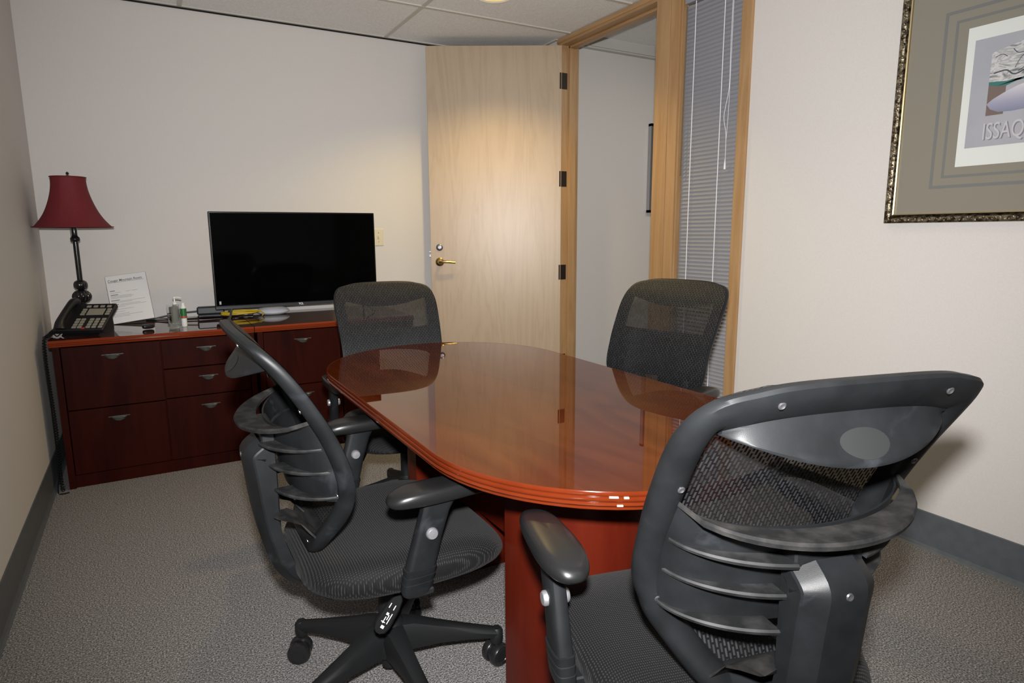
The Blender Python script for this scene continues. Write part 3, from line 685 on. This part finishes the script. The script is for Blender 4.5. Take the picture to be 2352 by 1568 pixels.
# glass tumbler holding a pump bottle, and a small sanitizer bottle
tb = empty('glass_tumbler', (0.592, -0.515, TZ)); tag(tb, 'clear glass tumbler standing on credenza left of television', 'tumbler')
MB().lathe([(0, 0), (0.026, 0), (0.029, 0.02), (0.031, 0.123), (0.0295, 0.123), (0.0275, 0.02), (0.024, 0.012), (0, 0.012)], 36, cap=False).build('tumbler_wall', 'clear_glass', tb)
pbt = empty('pump_bottle', (0.603, -0.462, TZ)); tag(pbt, 'clear pump bottle behind glass tumbler', 'bottle')
MB().lathe([(0, 0), (0.021, 0), (0.022, 0.005), (0.022, 0.085), (0.018, 0.105), (0.011, 0.112), (0.011, 0.118), (0, 0.118)], 28).build('bottle_body', 'gel', pbt)
pm = MB().lathe([(0, 0.118), (0.012, 0.118), (0.012, 0.130), (0.005, 0.132), (0.004, 0.150), (0.008, 0.152), (0.008, 0.160), (0, 0.162)], 20)
pm.tube([(0, 0, 0.157), (0.018, -0.003, 0.156), (0.032, -0.005, 0.152)], 0.0035, 8)
pm.build('pump_head', 'label_white', pbt)
sb = empty('sanitizer_bottle', (0.640, -0.488, TZ)); tag(sb, 'small white bottle with green label beside glass tumbler', 'bottle')
o = MB().lathe([(0, 0), (0.013, 0), (0.0145, 0.006), (0.0145, 0.105), (0.009, 0.115), (0.009, 0.128), (0, 0.129)], 24).build('bottle_body', 'label_white', sb)
MB().lathe([(0.0149, 0.045), (0.0149, 0.098)], 24, cap=False).build('green_label', 'label_green', sb)
MB().lathe([(0.0152, 0.048), (0.0152, 0.056)], 24, cap=False).build('red_label_band', 'label_red', sb)

# television
TVX0, TVX1, TVY, TVZ0, TVZ1 = 0.813, 1.770, -0.32, 0.803, 1.358
tv = empty('television', ((TVX0+TVX1)/2, TVY, TZ)); tag(tv, 'black flat screen television standing on credenza, screen off', 'television')
def T(mb, name, mat, par=None):
    o = mb.build(name, mat, par or tv)
    if par is None: o.location = -tv.location
    return o
bz = MB(); bz.box(TVX0, TVX1, TVY, TVY+0.030, TVZ0, TVZ1, bev=0.003); bz.box(TVX0+0.10, TVX1-0.10, TVY+0.028, TVY+0.075, TVZ0+0.02, TVZ0+0.34, bev=0.01)
T(bz, 'tv_housing', 'tv_black')
T(bx(TVX0+0.008, TVX1-0.008, TVY-0.0015, TVY+0.001, TVZ0+0.020, TVZ1-0.008), 'screen', 'tv_glass')
T(bx(TVX0+0.001, TVX1-0.001, TVY-0.004, TVY+0.002, TVZ0, TVZ0+0.016, bev=0.001), 'bottom_bezel', 'box_black')
text_mesh('TCL', 0.016, 'cord_white', tv, Matrix.Translation(-tv.location) @ Matrix.Translation(((TVX0+TVX1)/2-0.017, TVY-0.0045, TVZ0+0.003)) @ Matrix.Rotation(PI/2, 4, 'X'), name='maker_mark', offset=0.0004)
T(bx(TVX0+0.022, TVX0+0.032, TVY-0.0022, TVY-0.001, TVZ0+0.028, TVZ0+0.046), 'energy_sticker', 'ink_pale')
for fx in (TVX0+0.085, TVX1-0.085):
    ft = MB()
    for s_ in (-1, 1):
        ft.tube([(fx, TVY+0.014, TVZ0+0.004), (fx-0.012*(1 if fx < 1.2 else -1), TVY+0.014+s_*0.06, TVZ0-0.03), (fx-0.03*(1 if fx < 1.2 else -1), TVY+0.014+s_*0.12, TZ+0.007)], 0.0065, 10)
    T(ft, 'tv_foot', 'steel')

# things under the TV
ad = empty('power_adapter', (0.800, -0.135, TZ), math.radians(-4)); tag(ad, 'black power adapter box behind lower left television corner', 'adapter')
bx(-0.075, 0.075, -0.025, 0.025, 0.020, 0.066, bev=0.008).build('adapter_box', 'box_black', ad)
bx(-0.070, 0.235, -0.026, 0.02, 0.0, 0.020, bev=0.004).build('adapter_tray', 'phone_black', ad)
for k in range(3): bx(0.08+k*0.05, 0.10+k*0.05, -0.028, -0.0255, 0.006, 0.015).build('port_label', 'label_white', ad)
tag(MB().tube(catmull([(0.35, -0.09, TZ+0.004), (0.47, -0.10, TZ+0.004), (0.55, -0.10, TZ+0.018), (0.63, -0.12, TZ+0.034), (0.70, -0.135, TZ+0.040), (0.733, -0.135, TZ+0.042)], 8), 0.0042, 8).build('power_cable', 'cable_grey'),
    'grey power cable running behind the notice to the adapter', 'cable')
tag(MB().tube(catmull([(0.46, -0.13, TZ+0.005), (0.58, -0.19, TZ+0.005), (0.70, -0.215, TZ+0.008), (0.76, -0.20, TZ+0.010), (0.88, -0.195, TZ+0.006)], 8), 0.0035, 8).build('thin_cable', 'cable_black'),
    'thin black cable lying flat in front of the adapter', 'cable')
yl = []
for k in range(120):
    t = k/119; a = t*2*PI*3.3; yl.append((0.955+0.105*math.cos(a)+0.006*math.sin(5*a), -0.235+0.055*math.sin(a), TZ+0.024+0.010*t+0.003*math.sin(a*1.3)))
yl += [(1.065, -0.25, TZ+0.032), (1.08, -0.262, TZ+0.020), (1.07, -0.27, TZ+0.006)]
tag(MB().tube(yl, 0.0034, 7).build('network_cable', 'cable_yellow'), 'yellow network cable coiled under the television', 'cable')
dm = empty('wireless_access_point', (1.150, -0.155, TZ)); tag(dm, 'white domed wireless access point under the television', 'router')
MB().lathe([(0, 0.0), (0.07, 0.0), (0.092, 0.010), (0.098, 0.018), (0.094, 0.026), (0.078, 0.036), (0.05, 0.045), (0.02, 0.049), (0, 0.0495)], 48).build('dome_shell', 'dome_white', dm)
MB().lathe([(0.0925, 0.0105), (0.0985, 0.0165), (0.0985, 0.0185)], 48, cap=False).build('dome_base_ring', 'label_white', dm)

# ---------------------------------------------------------------- conference table
TCX = 1.461; TR = 0.457; YN, YF = -3.050, -2.155; TH = 0.745
def race(r_off, n=40):
    r = TR+r_off; pts = []
    for k in range(n+1):
        a = PI+PI*k/n; pts.append((TCX+r*math.cos(a), YN+r*math.sin(a)))
    for k in range(n+1):
        a = PI*k/n; pts.append((TCX+r*math.cos(a), YF+r*math.sin(a)))
    return pts
tbl = empty('conference_table', (TCX, (YN+YF)/2, 0)); tag(tbl, 'glossy cherry racetrack conference table with ridged edge', 'table')
def TT(mb, name, mat):
    o = mb.build(name, mat, tbl); o.location = -tbl.location; return o
TT(MB().prism(race(-0.0035), TH-0.006, TH), 'tabletop', 'cherry_top')
pf = [(-0.03, -0.0415), (-0.012, -0.0415), (-0.0075, -0.038), (-0.0075, -0.033), (-0.003, -0.0305), (-0.001, -0.027), (-0.003, -0.0235), (-0.005, -0.0225), (-0.001, -0.019), (0.0, -0.0155), (-0.001, -0.012), (-0.0035, -0.0105), (-0.0015, -0.008), (-0.0010, -0.004), (-0.0036, 0.0003), (-0.03, -0.0062)]
rings = []
for u, v in pf: rings.append([Vector((x, y, TH+v)) for x, y in race(u)])
TT(MB().loft([list(r) for r in rings], cap=False), 'ridged_edge', 'cherry_edge')
TT(MB().prism(race(-0.028), TH-0.040, TH-0.0065), 'underside', 'mahogany')
# chipped veneer on the near edge
chip = MB()
for ang_, dz, wd in ((-122.5, -0.0105, 0.018), (-119.5, -0.0115, 0.010), (-121, -0.027, 0.012)):
    a = math.radians(ang_); M_ = Matrix.Translation((TCX+0.4572*math.cos(a), YN+0.4572*math.sin(a), TH+dz)) @ Matrix.Rotation(a, 4, 'Z')
    chip.box(-0.004, 0.0006, -wd/2, wd/2, -0.0018, 0.0018, bev=0.0006, M=M_)
TT(chip, 'chipped_edge', 'chip_pale')
def drum(yc, s_, rr):
    pts = []
    for k in range(33):
        a = PI*k/32; pts.append((TCX+rr*math.cos(a), yc+s_*rr*math.sin(a)))
    pts += [(TCX-rr, yc-s_*0.04), (TCX+rr, yc-s_*0.04)]
    return MB().prism(pts, 0.0, TH-0.040, smooth=True)
TT(drum(-2.99, -1, 0.213), 'pedestal', 'cherry_panel')
TT(drum(-2.33, 1, 0.235), 'pedestal', 'cherry_panel')
TT(bx(TCX-0.02, TCX+0.02, -2.95, -2.37, 0.25, TH-0.041), 'modesty_panel', 'cherry_panel')

# ---------------------------------------------------------------- office chairs
LEGA = [-15.5+72*k for k in range(5)]
# side profile of the back frame: z -> y (chair faces +y)
YP = smooth_tab([(0.44, -0.215), (0.52, -0.183), (0.60, -0.1503), (0.68, -0.1435), (0.78, -0.1731), (0.88, -0.2254), (0.96, -0.2785), (1.02, -0.3302), (1.05, -0.357)])
def by(x, z): return YP(z) - 0.006 + 0.169*x*x
def build_chair():
    r = empty('office_chair')
    # base
    hub = MB().lathe([(0, 0.062), (0.022, 0.062), (0.024, 0.098), (0.046, 0.104), (0.056, 0.12), (0.055, 0.160), (0.046, 0.184), (0.034, 0.195), (0.030, 0.202), (0, 0.202)], 32)
    hub.build('base_hub', 'base_plastic', r)
    lg = MB(); rings = []
    for t in (0, 0.15, 0.4, 0.7, 0.92, 1.0):
        x = 0.025+t*0.275; zt = interp([(0, 0.192), (0.15, 0.188), (0.5, 0.157), (1, 0.118)], t); zb = interp([(0, 0.108), (0.5, 0.112), (1, 0.094)], t)
        hw = interp([(0, 0.036), (0.2, 0.028), (0.6, 0.021), (1, 0.019)], t); hb = hw*0.8
        rings.append([Vector((x, -hb, zb)), Vector((x, hb, zb)), Vector((x, hw, zb+(zt-zb)*0.6)), Vector((x, hw*0.75, zt-0.004)), Vector((x, hw*0.3, zt)), Vector((x, -hw*0.3, zt)), Vector((x, -hw*0.75, zt-0.004)), Vector((x, -hw, zb+(zt-zb)*0.6))])
    lg.loft(rings)
    lg.lathe([(0, 0.074), (0.016, 0.074), (0.019, 0.088), (0.0185, 0.110), (0.012, 0.119), (0, 0.119)], 16, Matrix.Translation((0.300, 0, 0)))
    cs = MB()
    cs.lathe([(0, 0.045), (0.0055, 0.045), (0.0055, 0.080), (0, 0.080)], 10, Matrix.Translation((0.300, 0, 0)))
    cax = Matrix.Translation((0.300, 0.012, 0.033)) @ Matrix.Scale(1.1, 4) @ Matrix.Rotation(0.5, 4, 'Z') @ Matrix.Rotation(PI/2, 4, 'X')
    for s_ in (-1, 1):
        pw = [(0, s_*0.005), (0.027, s_*0.005), (0.0295, s_*0.008), (0.0295, s_*0.021), (0.026, s_*0.026), (0.016, s_*0.0275), (0.015, s_*0.026), (0, s_*0.026)]
        cs.lathe(pw if s_ > 0 else pw[::-1], 28, cax, cap=False)
    cs.lathe([(0.0, -0.005), (0.024, -0.005), (0.024, 0.005), (0, 0.005)], 20, cax)
    l0 = None
    for k, a in enumerate(LEGA):
        if l0 is None: l = lg.build('base_leg', 'base_plastic', r); c_ = cs.build('caster', 'caster_black', l); l0, c0 = l, c_
        else:
            l = l0.copy(); C.objects.link(l); l.parent = r; c_ = c0.copy(); C.objects.link(c_); c_.parent = l
        l.rotation_euler = (0, 0, math.radians(a))
    MB().lathe([(0, 0.20), (0.026, 0.20), (0.026, 0.30), (0.022, 0.302), (0.014, 0.303), (0.014, 0.385), (0, 0.385)], 24).build('gas_column', 'base_plastic', r)
    # mechanism under the seat
    me = MB(); me.box(-0.075, 0.075, -0.13, 0.10, 0.352, 0.405, bev=0.01); me.box(-0.16, 0.16, -0.10, 0.13, 0.395, 0.412, bev=0.004)
    me.box(-0.262, 0.262, -0.02, 0.02, 0.398, 0.412, bev=0.003)
    me.build('seat_mechanism', 'base_plastic', r)
    lc = Vector((0.167, -0.052, 0.318)); la = Vector((0.12, -0.64, -0.72)).normalized(); ln_ = (Vector((0.80, -0.15, 0.55))); ln_ = (ln_-la*ln_.dot(la)).normalized(); lb_ = ln_.cross(la)
    LMx = Matrix(((la.x, lb_.x, ln_.x, lc.x), (la.y, lb_.y, ln_.y, lc.y), (la.z, lb_.z, ln_.z, lc.z), (0, 0, 0, 1)))
    lv = MB().tube(catmull([(0.05, 0.06, 0.378), (0.11, 0.045, 0.375), (0.145, 0.01, 0.365), tuple(lc-la*0.035)], 5), 0.006, 8)
    lv.loft([[LMx @ Vector((x, hw_*a, t_*b_)) for a, b_ in ((-1, -.3), (-.8, -1), (.8, -1), (1, -.3), (1, .4), (.8, 1), (-.8, 1), (-1, .4))] for x, hw_, t_ in ((-0.052, 0.006, 0.004), (-0.045, 0.012, 0.006), (-0.02, 0.018, 0.007), (0.025, 0.020, 0.007), (0.040, 0.016, 0.006), (0.047, 0.006, 0.004))])
    lvo = lv.build('height_lever', 'matte_black', r)
    mk = MB()
    for (a, b_, c_, d) in ((-0.006, 0.020, 0.006, 0.008), (0.000, 0.012, 0.001, 0.003), (-0.004, 0.002, -0.006, 0.000), (0.006, 0.022, -0.004, -0.002), (0.018, 0.020, -0.008, 0.002), (-0.026, -0.014, -0.009, -0.007), (-0.026, -0.014, 0.003, 0.005), (0.026, 0.033, -0.002, 0.006)): mk.box(a, b_, c_, d, 0.0068, 0.0076, M=LMx)
    mk.build('lever_symbol', 'white_mark', lvo)
    # seat cushion
    st = MB(); rings = []; n = 48
    def seat_ring(s_, z, dz_front=0.0):
        ring = []
        for i in range(n):
            a = 2*PI*i/n; e = 2/3.6
            cx = math.copysign(abs(math.cos(a))**e, math.cos(a)); sy = math.copysign(abs(math.sin(a))**e, math.sin(a))
            hw = 0.262-0.018*max(0, -sy); x = cx*hw*s_; y = 0.018+sy*0.262*s_
            fy = max(0.0, (y-0.10)/0.18); by_ = max(0, (-y-0.10)/0.15); lft = 0.007*(abs(x)/0.25)**2
            zz_ = z-dz_front*fy*fy*0.040+lft*dz_front-by_*0.006*dz_front
            ring.append(Vector((x, y, zz_)))
        return ring
    for s_, z, d in ((0.02, 0.402, 0), (0.80, 0.402, 0), (0.93, 0.408, 0), (0.985, 0.420, 0.2), (1.0, 0.440, 0.6), (0.992, 0.458, 0.9), (0.96, 0.473, 1), (0.90, 0.483, 1), (0.78, 0.489, 1), (0.55, 0.488, 1), (0.3, 0.485, 1), (0.02, 0.484, 1)): rings.append(seat_ring(s_, z, d))
    st.loft(rings); sub(st.build('seat_cushion', 'seat_fabric', r), 1)
    # armrests
    for s_ in (-1, 1):
        up_ = MB(); rings = []
        for (z, yc, hl, ht) in ((0.428, -0.028, 0.022, 0.010), (0.435, -0.028, 0.030, 0.015), (0.445, -0.026, 0.034, 0.018), (0.462, -0.022, 0.036, 0.019), (0.463, -0.022, 0.0345, 0.0175), (0.478, -0.018, 0.0365, 0.0195), (0.479, -0.018, 0.035, 0.018), (0.494, -0.015, 0.037, 0.020), (0.495, -0.015, 0.034, 0.017), (0.56, 0.003, 0.033, 0.016), (0.62, 0.022, 0.034, 0.016), (0.652, 0.035, 0.040, 0.018)):
            x = s_*(0.292+(z-0.43)*0.02)
            ring = []
            for i in range(16):
                a = 2*PI*i/16; e = 2/4
                ring.append(Vector((x+ht*math.copysign(abs(math.cos(a))**e, math.cos(a)), yc+hl*math.copysign(abs(math.sin(a))**e, math.sin(a)), z)))
            rings.append(ring)
        up_.loft(rings); up_.box(min(s_*0.19, s_*0.302), max(s_*0.19, s_*0.302), -0.035, 0.015, 0.425, 0.440, bev=0.003)
        arm = up_.build('armrest', 'black_plastic', r)
        pd = MB(); rings = []
        out = []
        for i in range(36):
            a = 2*PI*i/36; y = 0.132*math.copysign(abs(math.sin(a))**0.72, math.sin(a)); wx = 0.041-0.006*(y/0.13); x = wx*math.copysign(abs(math.cos(a))**0.8, math.cos(a)); out.append((x, y))
        for sc, z in ((0.02, 0.650), (0.82, 0.650), (0.95, 0.656), (1.0, 0.665), (1.0, 0.671), (0.955, 0.680), (0.86, 0.6855), (0.6, 0.688), (0.02, 0.688)):
            rings.append([Vector((s_*0.292+x*sc, 0.045+y*(sc if sc > 0.5 else sc), z-0.005-0.010*max(0, (y*sc-0.05)/0.08)**2-0.006*max(0, (-y*sc-0.07)/0.06)**2)) for x, y in out])
        pd.loft(rings); sub(pd.build('arm_pad', 'pad_vinyl', arm), 1)
        for q in (-1, 1):
            M_ = Matrix.Translation((s_*0.2945+q*0.0155, 0.008, 0.575)) @ Matrix.Rotation(q*PI/2, 4, 'Y')
            MB().lathe([(0, -0.002), (0.0135, -0.002), (0.0135, 0.006), (0.011, 0.009), (0, 0.0095)], 24, M_).build('release_button', 'silver', arm)
    # back frame: closed band swept along a rounded outline in (x, z)
    ZT, ZB, WT, WL, RC, W60 = 1.0296, 0.484, 0.231, 0.2214, 0.0729, 0.1892
    half = [(0, ZT), (.45*WT, ZT-.002), (WT-RC, ZT-.010), (WT-.28*RC, ZT-.010-.25*RC), (WT, ZT-.01-RC), (WT+.25*(WL-WT), .85), (WT+.7*(WL-WT), .77), (WL, .69), (W60+.6*(WL-W60), .645), (W60, .60), (.11, ZB+.012), (.05, ZB)]
    outl = [(x, 0, z) for x, z in half] + [(0.0, 0, ZB)] + [(-x, 0, z) for x, z in half[::-1][:-1]]
    OP = catmull(outl, 6, closed=True); nO = len(OP); OC = []
    for i, p in enumerate(OP):        # centre line: pull the outer outline inward by half the band width
        t = (OP[(i+1) % nO]-OP[i-1]).normalized(); nrm = Vector((t.z, 0, -t.x))
        if nrm.dot(Vector((p.x, 0, p.z-0.75))) < 0: nrm = -nrm
        OC.append(p-nrm*(0.0245+0.008*max(0, min(1, (p.z-0.97)/0.05))))
    OUTER = OP; OP = OC
    cs_ = [(-1.0, 0.2), (-0.95, 0.8), (-0.5, 1.0), (0.5, 1.0), (0.93, 0.8), (1.0, 0.2), (0.97, -0.25), (0.82, -0.62), (0.5, -0.9), (0.1, -1.0), (-0.35, -0.93), (-0.72, -0.65), (-0.94, -0.25)]    # (outward, forward)
    rings = []; inner = []
    for i, p in enumerate(OP):
        t = (OP[(i+1) % nO]-OP[i-1]).normalized(); nrm = Vector((t.z, 0, -t.x))
        if nrm.dot(Vector((p.x, 0, p.z-0.75))) < 0: nrm = -nrm
        wd = 0.0245+0.008*max(0, min(1, (OUTER[i].z-0.97)/0.05))
        q = Vector((p.x, 0, p.z))-nrm*(wd-0.021)*0.0
        ring = []
        for a, b_ in cs_:
            g_ = q+nrm*a*wd
            # backside bulges, forward side flat
            ring.append(Vector((g_.x, by(g_.x, g_.z)+(0.006 if b_ > 0 else 0)+b_*(0.006 if b_ > 0 else 0.022), g_.z)))
        rings.append(ring); inner.append(q-nrm*wd*0.3)
    fr_ = MB().loft(rings, loop=True).build('back_frame', 'black_plastic', r)
    for (x, z) in ((0.130, 1.000), (-0.130, 1.000), (0.200, 0.86), (-0.200, 0.86), (0.190, 0.655), (-0.190, 0.655), (0.08, 0.512), (-0.08, 0.512)):
        M_ = Matrix.Translation((x, by(x, z)-0.0216, z)) @ Matrix.Rotation(PI/2+0.35, 4, 'X')
        MB().lathe([(0, 0.0), (0.0055, 0.0), (0.0055, 0.0012), (0.004, 0.002), (0.0025, 0.0008), (0, 0.0008)], 12, M_).build('screw', 'steel', fr_)
    # net panel over the front of the frame
    rows = 26; cols = 20; vs = []; fs = []
    zs = [0.545+(1.028-0.545)*i/rows for i in range(rows+1)]
    def halfw(z):
        best = 0
        for p in OP:
            pass
        for i in range(nO):
            a, b_ = OUTER[i], OUTER[(i+1) % nO]
            if (a.z-z)*(b_.z-z) <= 0 and a.z != b_.z:
                t = (z-a.z)/(b_.z-a.z); best = max(best, abs(a.x+(b_.x-a.x)*t))
        return best-0.006
    zs = [0.491+(1.0225-0.491)*(0.5-0.5*math.cos(PI*i/rows)) for i in range(rows+1)]
    for z in zs:
        hw = halfw(z)
        for j in range(cols+1):
            x = hw*(2*j/cols-1); vs.append((x, by(x, z)+0.0135, z))
    for i in range(rows):
        for j in range(cols): a = i*(cols+1)+j; fs.append((a, a+1, a+cols+2, a+cols+1))
    MB().add(vs, fs).build('back_mesh', 'back_net', r)
    # lumbar shell and ribs
    def sy_(x, z, extra=0.0):
        u = min(1, abs(x)/0.194); k_ = (1-u*u)**0.6
        return by(x, z)-0.010-(0.080+extra)*k_
    N_ = 24
    def strip(z0, z1, extra, th, name, mat):
        mb = MB(); rings = []
        for j in range(N_+1):
            x = 0.194*(2*j/N_-1)
            u = min(1, abs(x)/0.194); zt_ = z1-0.028*max(0, 1-u*u)**0.4
            rings.append([Vector((x, sy_(x, z0), z0)), Vector((x, sy_(x, zt_), zt_)), Vector((x, sy_(x, zt_)+th, zt_)), Vector((x, sy_(x, z0)+th, z0))])
        return mb.loft(rings, smooth=True).build(name, mat, r)
    strip(0.640, 0.832, 0, 0.004, 'lumbar_shell', 'black_plastic')
    def rib(z, x0, x1, wd, name, mat, drop=0.0, th=0.004, pw=0.7):
        rings = []
        for j in range(N_+1):
            x = x0+(x1-x0)*j/N_; u = abs(x)/0.194; k_ = max(0, 1-u*u)**pw
            zz_ = z-drop*k_; a = sy_(x, z)+0.003; o_ = a-0.003-wd*k_-0.001
            rings.append([Vector((x, a, zz_)), Vector((x, o_+0.003, zz_+0.001)), Vector((x, o_, zz_-th*0.4)), Vector((x, o_+0.002, zz_-th-0.002*k_)), Vector((x, a, zz_-th))])
        return MB().loft(rings).build(name, mat, r, auto=28)
    rib(0.836, -0.194, 0.194, 0.046, 'lumbar_rib', 'dusty_plastic', 0.028, 0.008, 0.4)
    for z in (0.770, 0.715, 0.655):
        rib(z, -0.192, -0.056, 0.044, 'lumbar_rib', 'rib_plastic', 0.008, 0.005, 0.45)
        rib(z, 0.056, 0.192, 0.044, 'lumbar_rib', 'rib_plastic', 0.008, 0.005, 0.45)
    # post that joins the shell to the spine, with the height ratchet
    po = MB().box(-0.057, 0.057, -0.296, -0.266, 0.545, 0.800, bev=0.003)
    po.build('back_post', 'black_plastic', r)
    for s_ in (-1, 1):
        rc = MB().loft([[Vector((s_*0.050, yy-dy, zz_+h_)) , Vector((s_*xo, yy+dy*0-0.01, zz_+h_)), Vector((s_*xo, yy, zz_-0.004)), Vector((s_*0.050, yy, zz_-0.004))] for yy, dy, zz_, h_, xo in ((-0.275, 0.0, 0.585, 0.004, 0.085), (-0.250, 0.0, 0.580, 0.012, 0.100), (-0.225, 0, 0.570, 0.006, 0.112), (-0.205, 0, 0.545, 0.002, 0.118), (-0.185, 0, 0.520, 0.002, 0.120))])
        rc.build('height_ratchet', 'dusty_plastic', r)
    # spine
    spn = MB(); rings = []
    rear = catmull([(0, -0.302, 0.766), (0, -0.333, 0.736), (0, -0.330, 0.68), (0, -0.316, 0.56), (0, -0.290, 0.455), (0, -0.255, 0.398), (0, -0.205, 0.374), (0, -0.10, 0.372)], 4)
    for i, p in enumerate(rear):
        t = (rear[min(i+1, len(rear)-1)]-rear[max(i-1, 0)]).normalized(); nr = Vector((0, -t.z, t.y))   # toward the front/inside
        hw = 0.060; th = 0.046 if i > 1 else 0.040
        ring = []
        for x, d in ((-hw+0.030, 0.0), (hw-0.030, 0.0), (hw-0.002, 0.018), (hw, 0.022), (hw, th), (-hw, th), (-hw, 0.022), (-hw+0.002, 0.018)): ring.append(Vector((x, p.y, p.z))+nr*d)
        rings.append(ring)
    spn.loft(rings); so_ = spn.build('back_spine', 'black_plastic', r, auto=22)
    MB().lathe([(0, 0), (0.006, 0), (0.005, 0.002), (0, 0.001)], 14, Matrix.Translation((0, -0.3345, 0.725)) @ Matrix.Rotation(PI/2, 4, 'X')).build('screw_cover', 'steel', so_)
    # lens-shaped handle panel below the top rail
    hpn = MB(); rings = []; XH = 0.180
    def panel(x, v):
        u = x/XH; k_ = max(0, 1-u*u); zt = 0.978-0.012*u*u-0.010*abs(u)**6; zb = zt-0.004-0.054*k_**0.9
        yt = by(x, zt)-0.016; yb_ = by(x, zb)-0.012-0.085*k_**0.8
        z = zt+(zb-zt)*v; y = yt+(yb_-yt)*v**1.25
        return Vector((x, y, z))
    for j in range(29):
        x = XH*(2*j/28-1); ring = [panel(x, v/6) for v in range(7)]
        zb = ring[-1].z; k_ = max(0, 1-(x/XH)**2)
        ring += [Vector((x, ring[-1].y+0.001, zb-0.006*k_-0.0005)), Vector((x, ring[-1].y+0.010*k_+0.001, zb-0.006*k_)), Vector((x, by(x, zb)-0.004, zb+0.004*k_)), Vector((x, by(x, 0.975)-0.002, 0.975-0.01*(x/XH)**2))]
        rings.append(ring)
    hpn.loft(rings); hpo = hpn.build('handle_panel', 'black_plastic', r, auto=50)
    bd = MB(); cvs = []
    for i in range(28):
        a = 2*PI*i/28; x = 0.038*math.cos(a); v = 0.62+0.30*math.sin(a); cvs.append(panel(x, max(0.02, min(0.98, v)))+Vector((0, -0.0018, -0.0012)))
    cc = panel(0, 0.60)+Vector((0, -0.0028, -0.0016))
    bd.add(cvs+[cc], [(i, (i+1) % 28, 28) for i in range(28)])
    bd.build('oval_badge', 'grey_disc', hpo)
    return r
def copy_tree(o, parent=None):
    c = o.copy(); C.objects.link(c)
    if parent is not None: c.parent = parent; c.matrix_parent_inverse = o.matrix_parent_inverse.copy()
    for ch in list(o.children): copy_tree(ch, c)
    return c
def pose(r, x, y, heading, lift=0.0, base=0.0, back=0.0):
    # heading: world direction of the chair's front, degrees from +x
    r.location = (x, y, 0); r.rotation_euler = (0, 0, math.radians(heading-90))
    for ch in r.children:
        n = ch.name.split('.')[0]
        if n == 'base_leg': ch.rotation_euler.z += math.radians(base)
        elif n == 'base_hub': pass
        elif n == 'gas_column': ch.scale = (1, 1, 1+lift/0.385) if lift > 0 else (1, 1, 1)
        else: ch.location.z += lift
chairA = build_chair()
chairB, chairC, chairD = copy_tree(chairA), copy_tree(chairA), copy_tree(chairA)
G = 'office chairs around the conference table'
tag(chairA, 'black mesh office chair on left side of table, seen from its side', 'chair', G)
tag(chairB, 'black mesh office chair at far end of table in front of television', 'chair', G)
tag(chairC, 'black mesh office chair on right side of table before the blind', 'chair', G)
tag(chairD, 'nearest black mesh office chair, its ribbed back toward the viewer', 'chair', G)
pose(chairA, 0.977, -2.783, 0, base=90)
pose(chairB, 1.393, -1.815, -95, lift=-0.018, base=-2.5)
pose(chairC, 2.051, -2.507, 195.4, lift=0.009, base=-2.5)
pose(chairD, 1.349, -3.543, 75.9, lift=0.019, base=-2.5)
